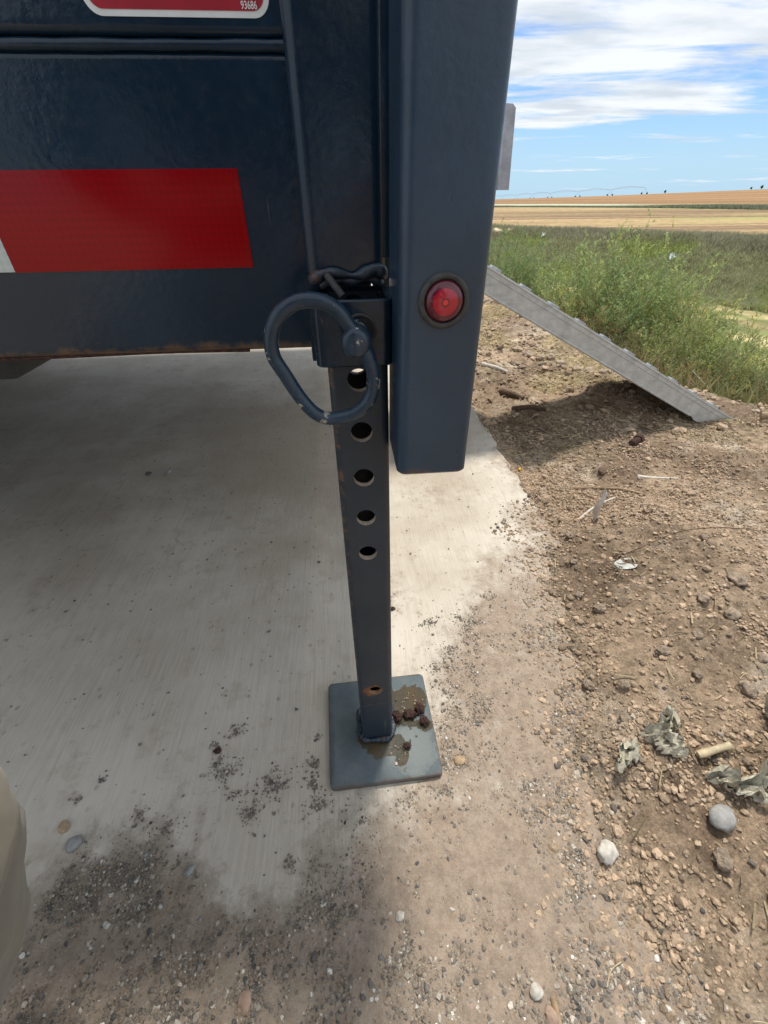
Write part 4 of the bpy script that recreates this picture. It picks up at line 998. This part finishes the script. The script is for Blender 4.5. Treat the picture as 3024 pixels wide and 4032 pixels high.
for (x, y, l_, w_, h_, sd, rz, lb) in LV:
    sheet('dry_leaf', 26, 18, crumple(l_ * .60, w_ * .46, h_ * .85, sd), M['dryleaf'], (x, y, onground(x, y)), rz, lb, 'leaf')
sheet('pale_scrap', 14, 10, lambda u, w_: (.026 * (u - .5) * 2 * (1 - .3 * abs(w_ - .5)), .016 * (w_ - .5) * 2 * sin(pi * (.15 + .7 * u)), .003 + .003 * sin(u * 4 + w_ * 3)), M['paper'], (.457, .597, onground(.457, .597) + .003), .35, 'flat round pale grey flake on the soil', 'flake')
# straw bits, individually
sm_ = []
for i in range(5):
    L_ = (.012, .018, .026, .009, .034)[i]; bend = (.1, -.15, .25, 0, .3)[i]
    o = sweep('straw_piece', [(-L_ / 2, 0, .001), (0, L_ * bend * .5, .0022), (L_ / 2, 0, .001)], (.0008, .0007, .0005, .0011, .0005)[i], M['straw'], None, seg=5, per=3); sm_.append(o.data); bpy.data.objects.remove(o)
cnt = 0
while cnt < 70:
    x, y = random.uniform(.17, 1.1), random.uniform(-.02, 1.6)
    e, _, _ = edge_field(np.array([x]), np.array([y]))
    if e[0] < -.05 or (y > .6 and random.random() < .35): continue
    s = random.uniform(.6, 1.3) * (1.5 if y > 1.0 else 1)
    put('straw_piece', random.choice(sm_), x, y, random.uniform(0, 6.3), 'short pale piece of straw lying on the bare soil', 'straw', 'bits of straw on the soil', dz=.002, s=s); cnt += 1

def litter_strips(name, n, x0, x1, y0, y1, label):
    xx = RNG.uniform(x0, x1, n); yy = RNG.uniform(y0, y1, n); z, d, s, b, e, az, patch = ground_height(xx, yy)
    k = (e > .01) & (d < .15) & (fbm(xx, yy, 4, 4, 121) > .42 + .14 * RNG.uniform(size=n)); xx, yy, z = xx[k], yy[k], z[k]; n = len(xx)
    a = RNG.uniform(0, 2 * pi, n); L_ = RNG.uniform(.006, .034, n) ; w = RNG.uniform(.0004, .0011, n); t = RNG.normal(0, .12, n)
    dx = np.stack([np.cos(a), np.sin(a), t], 1) * L_[:, None] / 2; px_ = np.stack([-np.sin(a), np.cos(a), 0 * a], 1) * w[:, None]; c = np.stack([xx, yy, z + .004], 1)
    top_ = np.array([0, 0, .0014])
    V = np.stack([c - dx - px_, c + dx - px_, c + dx + px_, c - dx + px_, c - dx + top_, c + dx + top_], 1).reshape(-1, 3); o_ = (np.arange(n) * 6)[:, None, None]
    Fc = (np.array([[0, 1, 5], [0, 5, 4], [3, 4, 5], [3, 5, 2], [0, 4, 3], [1, 2, 5]])[None] + o_).reshape(-1, 3)
    C = np.repeat(np.array([[.54, .44, .28]]) * RNG.uniform(.4, 1.15, (n, 1)), 6, axis=0)
    tag(npmesh(name, V, Fc, M['grit'], C), label, kind='stuff')
litter_strips('straw_litter', 14000, .35, 1.5, 1.1, 3.2, 'golden straw litter strewn over the soil near the ramp')
litter_strips('fine_straw', 700, .2, 1.1, .0, 1.2, 'thin faded bits of straw mixed into the crumbly soil')

# ------------------------------------------------------------------ weeds on the slope
def weed_data(seed, ht, spread, nst=76, pal=0):
    rg = np.random.default_rng(seed); V, Fq, C = [], [], []; SV, SF = [], []
    base_c = np.array(([.33, .42, .20], [.40, .44, .21], [.35, .38, .20], [.42, .36, .20])[pal])
    for i in range(nst):
        az_ = rg.uniform(0, 2 * pi); tilt = rg.uniform(.05, 1.0) ** .8 * 1.05; L_ = ht * rg.uniform(.6, 1.08) * (1.06 - .22 * tilt)
        b0 = np.array([rg.normal(0, spread * .22), rg.normal(0, spread * .22), 0.]); hz = np.array([cos(az_), sin(az_), 0.])
        K = 9; pts = []
        p = b0.copy()
        for k in range(K + 1):
            t = tilt * (1 - .45 * k / K); dirv = hz * sin(t) + np.array([0, 0, cos(t)]); pts.append(p.copy()); p = p + dirv * L_ / K
        pts = np.array(pts)
        # stem strip (triangular tube)
        o = len(SV)
        for k, q in enumerate(pts):
            r_ = .0026 * (1 - .8 * k / K) * (ht / .5)
            for a in (0, 2.1, 4.2): SV.append(q + np.array([r_ * cos(a), r_ * sin(a), 0]))
        for k in range(K):
            for a in range(3): SF.append((o + k * 3 + a, o + k * 3 + (a + 1) % 3, o + k * 3 + 3 + (a + 1) % 3, o + k * 3 + 3 + a))
        ntw = 26
        for j in range(ntw):
            u = rg.uniform(.06, 1.0); k = min(int(u * K), K - 1); q = pts[k] + (pts[k + 1] - pts[k]) * (u * K - k)
            dr = pts[k + 1] - pts[k]; dr = dr / np.linalg.norm(dr)
            sd = rg.normal(size=3); sd -= dr * sd.dot(dr); sd /= np.linalg.norm(sd); td = dr * .75 + sd * .75 + np.array([0, 0, .25]); td /= np.linalg.norm(td)
            TL = ht * rg.uniform(.10, .26) * (1.15 - .65 * u)
            nl = 10; tt = rg.uniform(.05, 1, nl); c0 = base_c * rg.uniform(.70, 1.35)
            if rg.uniform() < .14: c0 = c0 * np.array([1.35, 1.12, .9])
            if u < .35 and rg.uniform() < .5: c0 = np.array([.26, .17, .09]) * rg.uniform(.7, 1.2)
            for t in tt:
                a0 = q + td * TL * t; ld = td * .7 + rg.normal(0, .55, 3); ld /= np.linalg.norm(ld); ll = rg.uniform(.009, .017)
                wv = np.cross(ld, rg.normal(size=3)); wv = wv / np.linalg.norm(wv) * rg.uniform(.0017, .0034)
                o = len(V); V.extend([a0 - wv, a0 + wv, a0 + ld * ll]); Fq.append((o, o + 1, o + 2)); C.extend([c0] * 3)
    return (np.array(V), np.array(Fq), np.array(C).clip(0, 1)), (np.array(SV), np.array(SF))
WD = []
for sd, ht, sp, pal in ((1, .55, .30, 0), (2, .50, .34, 1), (3, .42, .32, 2), (4, .36, .30, 3)):
    (V, Fq, C), (SV, SF) = weed_data(sd, ht, sp, pal=pal)
    a = npmesh('foliage', V, Fq, M['leaf'], C); b_ = npmesh('stems', SV, SF, M['twig'], None)
    WD.append((a.data, b_.data)); bpy.data.objects.remove(a); bpy.data.objects.remove(b_)
WP = [(.90, 3.60, 0, 1.02, 'bright green feathery weed bush right beside the corner post, above the top of the ramp'), (1.02, 3.30, 1, 1.0, None), (1.10, 3.75, 0, 1.0, 'leafy weed bush a little right of the one beside the corner post'), (1.25, 2.95, 0, 1.0, None), (1.45, 3.0, 1, .95, None), (1.36, 2.45, 0, .9, None), (1.62, 2.5, 1, .95, None), (1.75, 3.0, 0, 1.05, None), (1.48, 2.15, 0, .8, None), (1.70, 2.0, 1, .85, None), (1.12, 3.2, 0, .85, None), (1.1, 3.6, 1, .9, None), (1.9, 2.4, 0, .95, None), (1.32, 2.05, 2, .65, None), (1.68, 1.6, 2, .65, None), (2.0, 1.95, 0, .85, None), (1.02, 3.95, 0, .95, 'feathery green weed bush farthest left, beside the corner post'), (1.30, 4.05, 1, .9, 'green weed bush second from the left above the ramp'), (1.42, 3.50, 0, 1.0, None), (1.22, 3.15, 1, .85, None), (1.36, 2.72, 0, 1.26, 'tallest feathery green weed bush, behind the middle of the ramp'), (1.38, 2.70, 0, 1.0, None),
      (1.66, 2.78, 1, 1.12, 'yellow-green weed bush with a pointed top right of the tallest one'), (1.50, 2.35, 1, .95, None), (1.24, 2.22, 3, .62, 'brownish lower weed clump close behind the ramp'), (1.86, 2.60, 0, 1.0, None), (1.75, 2.25, 2, 1.05, None), (1.55, 1.95, 2, .85, None),
      (1.92, 2.20, 1, 1.0, None), (1.78, 1.85, 0, .85, None), (1.62, 1.70, 3, .75, 'reddish brown low weed just behind the foot of the ramp'), (2.10, 2.00, 2, .95, None), (1.96, 1.72, 1, .8, None), (1.82, 1.55, 2, .7, None), (2.20, 1.72, 0, .85, None), (2.05, 1.50, 2, .75, None), (2.3, 2.4, 1, .95, None),
      (2.15, 2.75, 0, .85, None), (1.15, 2.70, 2, .8, None), (1.20, 2.45, 3, .7, None), (1.05, 3.45, 2, .75, None), (1.40, 1.90, 3, .6, None), (1.95, 1.40, 3, .6, 'low brown-green weed at the right edge of the photo'), (2.45, 1.95, 2, .9, None), (1.85, 3.2, 1, .85, None), (2.5, 1.6, 1, .8, None)]
WP = [w for w in WP if w[4] or not (w[1] > 3.0 or w[0] > 2.05)]
for i, (x, y, k, s, lb) in enumerate(WP):
    g0 = gz(x, y)
    e = empty('weed_bush', (x, y, g0 - .01), i * 1.9, lb or 'feathery green weed bush growing on the slope beyond the ramp', 'weed', 'weeds along the slope'); e.scale = (s, s, s)
    if lb: 
        pass
    for nm, me in (('foliage', WD[k][0]), ('stems', WD[k][1])):
        o = bpy.data.objects.new(nm, me); COL.objects.link(o); o.parent = e
# tall dead stems and bleached twigs at the right
stick('dead_stalk', [(1.86, 1.66, .0), (1.885, 1.675, .16), (1.93, 1.70, .36), (1.96, 1.72, .52)], .0045, M['bark'], 'tall thin dark dead stalk rising from the weeds at the right edge', 'stalk', taper=.7)
for i in range(9):
    a = random.uniform(0, 3.1); x, y = 1.32 + random.uniform(-.09, .12), 1.60 + random.uniform(-.08, .08)
    stick('dead_twig', [(x, y, .01), (x + .06 * cos(a), y + .05 * sin(a), .05), (x + .13 * cos(a + .3), y + .10 * sin(a + .3), .045 + .05 * random.random())], .0022, M['whitewood'], 'bleached dead twig tangled behind the tip of the ramp', 'twig', 'bleached twigs behind the ramp tip')

# ------------------------------------------------------------------ grass on the opposite bank and the slope
def blades(name, X, Y, h0, h1, w, cols, label, nb=4):
    n = len(X); Z = ground_height(X, Y)[0]; V = []; 
    P0 = np.repeat(np.stack([X, Y, Z], 1), nb, axis=0); m = len(P0); sp = np.repeat(h0, nb) if hasattr(h0, '__len__') else np.full(m, h0)
    P0[:, :2] += RNG.normal(0, 1, (m, 2)) * (sp * .5)[:, None]
    a = RNG.uniform(0, 2 * pi, m); hh = sp * RNG.uniform(.6, 1.5, m); wd = np.repeat(w, nb) if hasattr(w, '__len__') else np.full(m, w)
    dx = np.stack([np.cos(a), np.sin(a), np.zeros(m)], 1) * wd[:, None]
    lean = RNG.normal(0, .45, (m, 2)) * hh[:, None]
    T = P0.copy(); T[:, :2] += lean; T[:, 2] += hh
    V = np.stack([P0 - dx, P0 + dx, T], 1).reshape(-1, 3); Fc = np.arange(m * 3).reshape(-1, 3)
    C = np.repeat(np.repeat(cols, nb, axis=0) * RNG.uniform(.7, 1.3, (m, 1)), 3, axis=0).clip(0, 1)
    return tag(npmesh(name, V, Fc, M['grass'], C), label, kind='stuff')
n = 60000; az_ = RNG.uniform(.12, .95, n); s0 = RNG.uniform(27.8, 37.2, n); Y = s0 / (1 + 1.03 * az_); X = Y * az_
top = sstep(s0 + RNG.normal(0, .5, n), 34.3, 36.2); pt = sstep(fbm(X, Y, .5, 4, 501), .45, .62)
pt = np.clip(pt * .7 + top * .9, 0, 1); cc = np.array([.36, .42, .13])[None] * (1 - pt[:, None]) + np.array([.41, .40, .28])[None] * pt[:, None]
cc = cc * (1 - .15 * top[:, None]) ; cc[RNG.uniform(size=n) < .10] = [.42, .38, .24]
blades('bank_grass', X, Y, .12 + .14 * top * pt, .2, .024, cc, 'rough green and straw grass covering the bank across the ditch', 3)
n = 26000; az_ = RNG.uniform(.2, 1.1, n); Y = RNG.uniform(1.2, 9, n) ; X = Y * az_; dd = ground_height(X, Y)[1]; ok = dd > .12
ok &= (dd < 1.3); X, Y = X[ok], Y[ok]; cc = np.tile(np.array([.24, .25, .11]), (len(X), 1)); cc[RNG.uniform(size=len(X)) < .35] = [.33, .25, .13]
blades('slope_grass', X, Y, .07, .1, .006, cc, 'short grass between the weeds on the near slope', 3)
# hedge strip along the far farm track: thick at the right
n = 12000; az_ = RNG.uniform(.1, .95, n); Y = RNG.uniform(81, 88, n) - 47 * (az_ - .21); X = Y * az_; t = sstep(az_, .40, .66)
cc = np.array([.24, .27, .18])[None] * RNG.uniform(.7, 1.3, (n, 1)); blades('track_hedge', X, Y, .05 + .22 * t, .5, .07, cc, 'dark green strip of rough growth along the far farm track', 3)
# two straw heaps, rubbish on the bank
def heap(name, x, y, r, mat, label, cat, flat=.5):
    o = put(name, rock_mesh(name, r, flat, .35, mat, 3, int(r * 1000)), x, y, 1.0, label, cat, dz=r * .2); return o
heap('straw_heap', 6.6, 28.6, .42, M['straw'], 'pale yellow clump of dead growth at the top of the bank beside the corner post', 'clump'); heap('straw_heap', 7.2, 28.6, .28, M['straw'], 'smaller yellow clump up and right of the other on the bank', 'clump')
def rag(x, y, w_, sd, lb):
    sheet('litter', 12, 10, crumple(w_, w_ * .7, w_ * .45, sd), M['white'], (x, y, gz(x, y) + .05), .6, lb, 'litter')
rag(12.1, 20.6, .42, 21, 'white scrap of litter on the grassy bank at the right'); rag(8.45, 26.4, .34, 22, 'small white scrap of litter high on the bank at the left')

# ------------------------------------------------------------------ pivot irrigation and far trees
M['steel'] = plain('weathered_steel', (.50, .54, .58), .5, .3, 1, .1, 0)
def far_pt(px_az, Y): return (px_az * Y, Y)
PV = empty('irrigation_pivot', (0, 0, 0), 0, 'long arched centre pivot irrigation machine standing on the far hilltop field', 'irrigation machine')
Yp = 430.0
tow = [.705 - .0525 * k for k in range(1)]
azs = [.494, .430, .370, .318, .285, .255, .228, .205]
pp_ = []
for k, a in enumerate(azs):
    Yk = Yp * (1 + .10 * k); pp_.append(Vector((a * Yk, Yk, gz(a * Yk, Yk))))
TH = 4.2
for k, q in enumerate(pp_):
    v = []; 
    w1 = sweep('tower', [(q.x - 2.2, q.y, q.z), (q.x, q.y, q.z + TH), (q.x + 2.2, q.y, q.z)], .12, M['steel'], PV, seg=5, smoothpts=False)
    for sx_ in (-2.2, 2.2): lathe('wheel', [(.1, -.15), (.65, -.15), (.65, .15), (.1, .15)], M['tyre'], w1, c=(q.x + sx_, q.y, q.z + .6), seg=12)
    if k:
        a, b2 = pp_[k - 1], q; pts = []; seg_ = 12
        A = a + Vector((0, 0, TH)); B = b2 + Vector((0, 0, TH))
        up_ = [A.lerp(B, t / seg_) + Vector((0, 0, 1.5 * sin(pi * t / seg_))) for t in range(seg_ + 1)]; lo_ = [A.lerp(B, t / seg_) + Vector((0, 0, .5 * sin(pi * t / seg_))) for t in range(seg_ + 1)]
        spn = sweep('span_pipe', up_, .12, M['steel'], PV, seg=5, smoothpts=False)
        sweep('truss_rod', lo_, .05, M['steel'], spn, seg=4, smoothpts=False)
        zz_p = []
        for t in range(0, seg_ + 1): zz_p.append(up_[t] if t % 2 == 0 else lo_[t])
        sweep('truss_web', zz_p, .05, M['steel'], spn, seg=4, smoothpts=False)
def far_tree(azv, Y, h, lb):
    x = azv * Y; g0 = gz(x, Y); e = empty('far_tree', (x, Y, g0), 0, lb, 'tree')
    sweep('trunk', [(0, 0, 0), (.1, 0, h * .35), (0, 0, h * .75)], h * .04, M['bark'], e, seg=7, rfun=lambda t, i: 1 - .7 * t)
    k = 700; p = RNG.normal(size=(k, 3)); p /= np.linalg.norm(p, axis=1)[:, None]; p *= (RNG.uniform(.2, 1, (k, 1)) ** .5) * np.array([h * .34, h * .34, h * .42]); p *= (1 + .35 * np.sin(p[:, :1] * 4 / h * 3)); p[:, 2] += h * .62
    dv_ = RNG.normal(0, h * .07, (k, 3, 3)); V = (p[:, None, :] + dv_).reshape(-1, 3)
    npmesh('crown', V, np.arange(k * 3).reshape(-1, 3), M['leaf'], np.repeat(np.array([[.07, .10, .045]]) * RNG.uniform(.6, 1.4, (k, 1)), 3, axis=0), parent=e)
far_tree(.532, 700, 3.2, 'tiny dark box-like pump, drawn as a tree, on the horizon between the irrigation machine and the right edge'); far_tree(.691, 760, 3, 'small tree on the skyline near the right edge, the left of a pair'); far_tree(.710, 740, 4.2, 'small tree on the skyline at the right edge, taller of a pair')  # the first is a box-like pump, drawn as a small tree

# ------------------------------------------------------------------ the person crouching at the left edge
def cloth_mat():
    m, nt, b = newmat('khaki_cloth'); L = nt.links.new; v = coords(nt)
    n = noise(nt, v, 12, 5, .6); w1 = nt.nodes.new('ShaderNodeTexWave'); w1.inputs['Scale'].default_value = 420; w1.bands_direction = 'DIAGONAL'; L(v, w1.inputs['Vector'])
    L(mixc(nt, mrange(nt, n, .3, .7, 0, 1), (.185, .165, .125), (.245, .220, .170)), b.inputs['Base Color']); b.inputs['Roughness'].default_value = .9
    b.inputs['Sheen Weight'].default_value = .2
    n0 = setbump(nt, b, w1.outputs['Fac'], .25, .0006); setbump(nt, b, noise(nt, v, 9, 3, .5, .6), .5, .02, n0); return m
M['khaki'] = cloth_mat(); M['shirt'] = plain('navy_cloth', (.03, .035, .05), .9); M['skin'] = plain('skin', (.42, .24, .17), .5, 0, 60, .1, .1, .001); M['boot'] = plain('boot_leather', (.10, .06, .035), .6); M['hair'] = plain('brown_hair', (.04, .025, .015), .7)
PE = empty('person', (-.26, -.25, 0), 0, 'person in khaki trousers kneeling at the left edge, one knee in view', 'person')
def skin_obj(name, pts, edges, mat, levels=2, parent=PE, root=0):
    me = bpy.data.meshes.new(name); ox, oy = -.26, -.25
    me.from_pydata([(p[0] - ox, p[1] - oy, p[2]) for p in pts], edges, []); me.materials.append(mat)
    o = bpy.data.objects.new(name, me); COL.objects.link(o); o.parent = parent
    md = o.modifiers.new('skin', 'SKIN'); sub = o.modifiers.new('sub', 'SUBSURF'); sub.levels = sub.render_levels = levels; md.use_smooth_shade = True
    if not me.skin_vertices: 
        bpy.context.view_layer.objects.active = o
    for i, p in enumerate(pts): me.skin_vertices[0].data[i].radius = (p[3], p[3] if len(p) < 5 else p[4])
    me.skin_vertices[0].data[root].use_root = True
    return o
K_ = (-.296, .060, .350); HL, HR = (-.235, -.40, .40), (-.06, -.42, .40)
body = [(-.15, -.43, .42, .12), (-.15, -.45, .60, .13), (-.15, -.42, .80, .14), (-.15, -.37, .95, .07), (-.15, -.35, 1.02, .055), (-.15, -.33, 1.10, .085), (-.15, -.33, 1.19, .085), (-.15, -.33, 1.25, .05),
        (-.32, -.40, .88, .055), (-.38, -.25, .66, .042), (-.22, -.12, .58, .032), (-.13, -.10, .585, .030), (.02, -.40, .88, .055), (.16, -.25, .66, .042), (.10, -.12, .58, .032), (.06, -.10, .585, .030),
        (*HL, .085), (*K_, .055), (-.332, -.10, .10, .04), (*HR, .085), (-.02, -.22, .07, .055), (-.04, -.60, .07, .04)]
ed = [(0, 1), (1, 2), (2, 3), (3, 4), (4, 5), (5, 6), (6, 7), (2, 8), (8, 9), (9, 10), (10, 11), (2, 12), (12, 13), (13, 14), (14, 15), (0, 16), (16, 17), (17, 18), (0, 19), (19, 20), (20, 21)]
for sgn, w0 in ((-1, 11), (1, 15)):
    wx = body[w0][0]
    for k in range(5):
        i0 = len(body); dx_ = -sgn * .018
        if k == 4: body += [(wx + dx_ * .3, -.075, .590, .011), (wx + dx_ * 1.2, -.058, .600, .009)]
        else: body += [(wx + dx_ * 1.3, -.095 - k * .004, .560 + k * .017, .009), (wx + dx_ * (2.9 - abs(k - 1) * .3), -.075, .562 + k * .017, .0085)]
        ed += [(w0, i0), (i0, i0 + 1)]
skin_obj('body', body, ed, M['skin'])
skin_obj('trousers', [(-.15, -.43, .44, .135), (-0.255, -.40, .40, .105), (-0.285, -.20, .395, .092), (-0.279, -.01, .395, .095), (-0.287, .068, .350, .100), (-0.306, .055, .265, .090), (-0.321, -.005, .18, .080), (-0.352, -.085, .10, .074),
                      (-.06, -.42, .40, .105), (-.03, -.28, .18, .085), (-.02, -.24, .09, .075), (-.03, -.42, .08, .068), (-.04, -.56, .075, .062)],
         [(0, 1), (1, 2), (2, 3), (3, 4), (4, 5), (5, 6), (6, 7), (0, 8), (8, 9), (9, 10), (10, 11), (11, 12)], M['khaki'], 4)
fold = bpy.data.textures.new('folds', 'CLOUDS'); fold.noise_scale = .065; fold.noise_depth = 2
dm = bpy.data.objects['trousers'].modifiers.new('folds', 'DISPLACE'); dm.texture = fold; dm.strength = .030; dm.mid_level = .5; dm.texture_coords = 'LOCAL'
skin_obj('shirt', [(-.15, -.43, .47, .145), (-.15, -.45, .62, .15), (-.15, -.42, .80, .16), (-.15, -.38, .93, .09), (-.32, -.40, .875, .07), (-.38, -.25, .665, .055), (-.25, -.14, .59, .045), (.02, -.40, .875, .07), (.16, -.25, .665, .055), (.12, -.14, .59, .045)],
         [(0, 1), (1, 2), (2, 3), (2, 4), (4, 5), (5, 6), (2, 7), (7, 8), (8, 9)], M['shirt'])
skin_obj('boot', [(-.334, -.10, .09, .055), (-.334, -.11, .04, .042), (-.334, -.02, .035, .042), (-.334, .035, .028, .030)], [(0, 1), (1, 2), (2, 3)], M['boot'])
skin_obj('boot', [(-.04, -.58, .08, .05), (-.04, -.66, .07, .042), (-.04, -.64, .05, .04), (-.04, -.60, .03, .03)], [(0, 1), (1, 2), (2, 3)], M['boot'])
skin_obj('hair', [(-.15, -.36, 1.15, .085), (-.15, -.36, 1.22, .085), (-.15, -.33, 1.26, .05)], [(0, 1), (1, 2)], M['hair'])
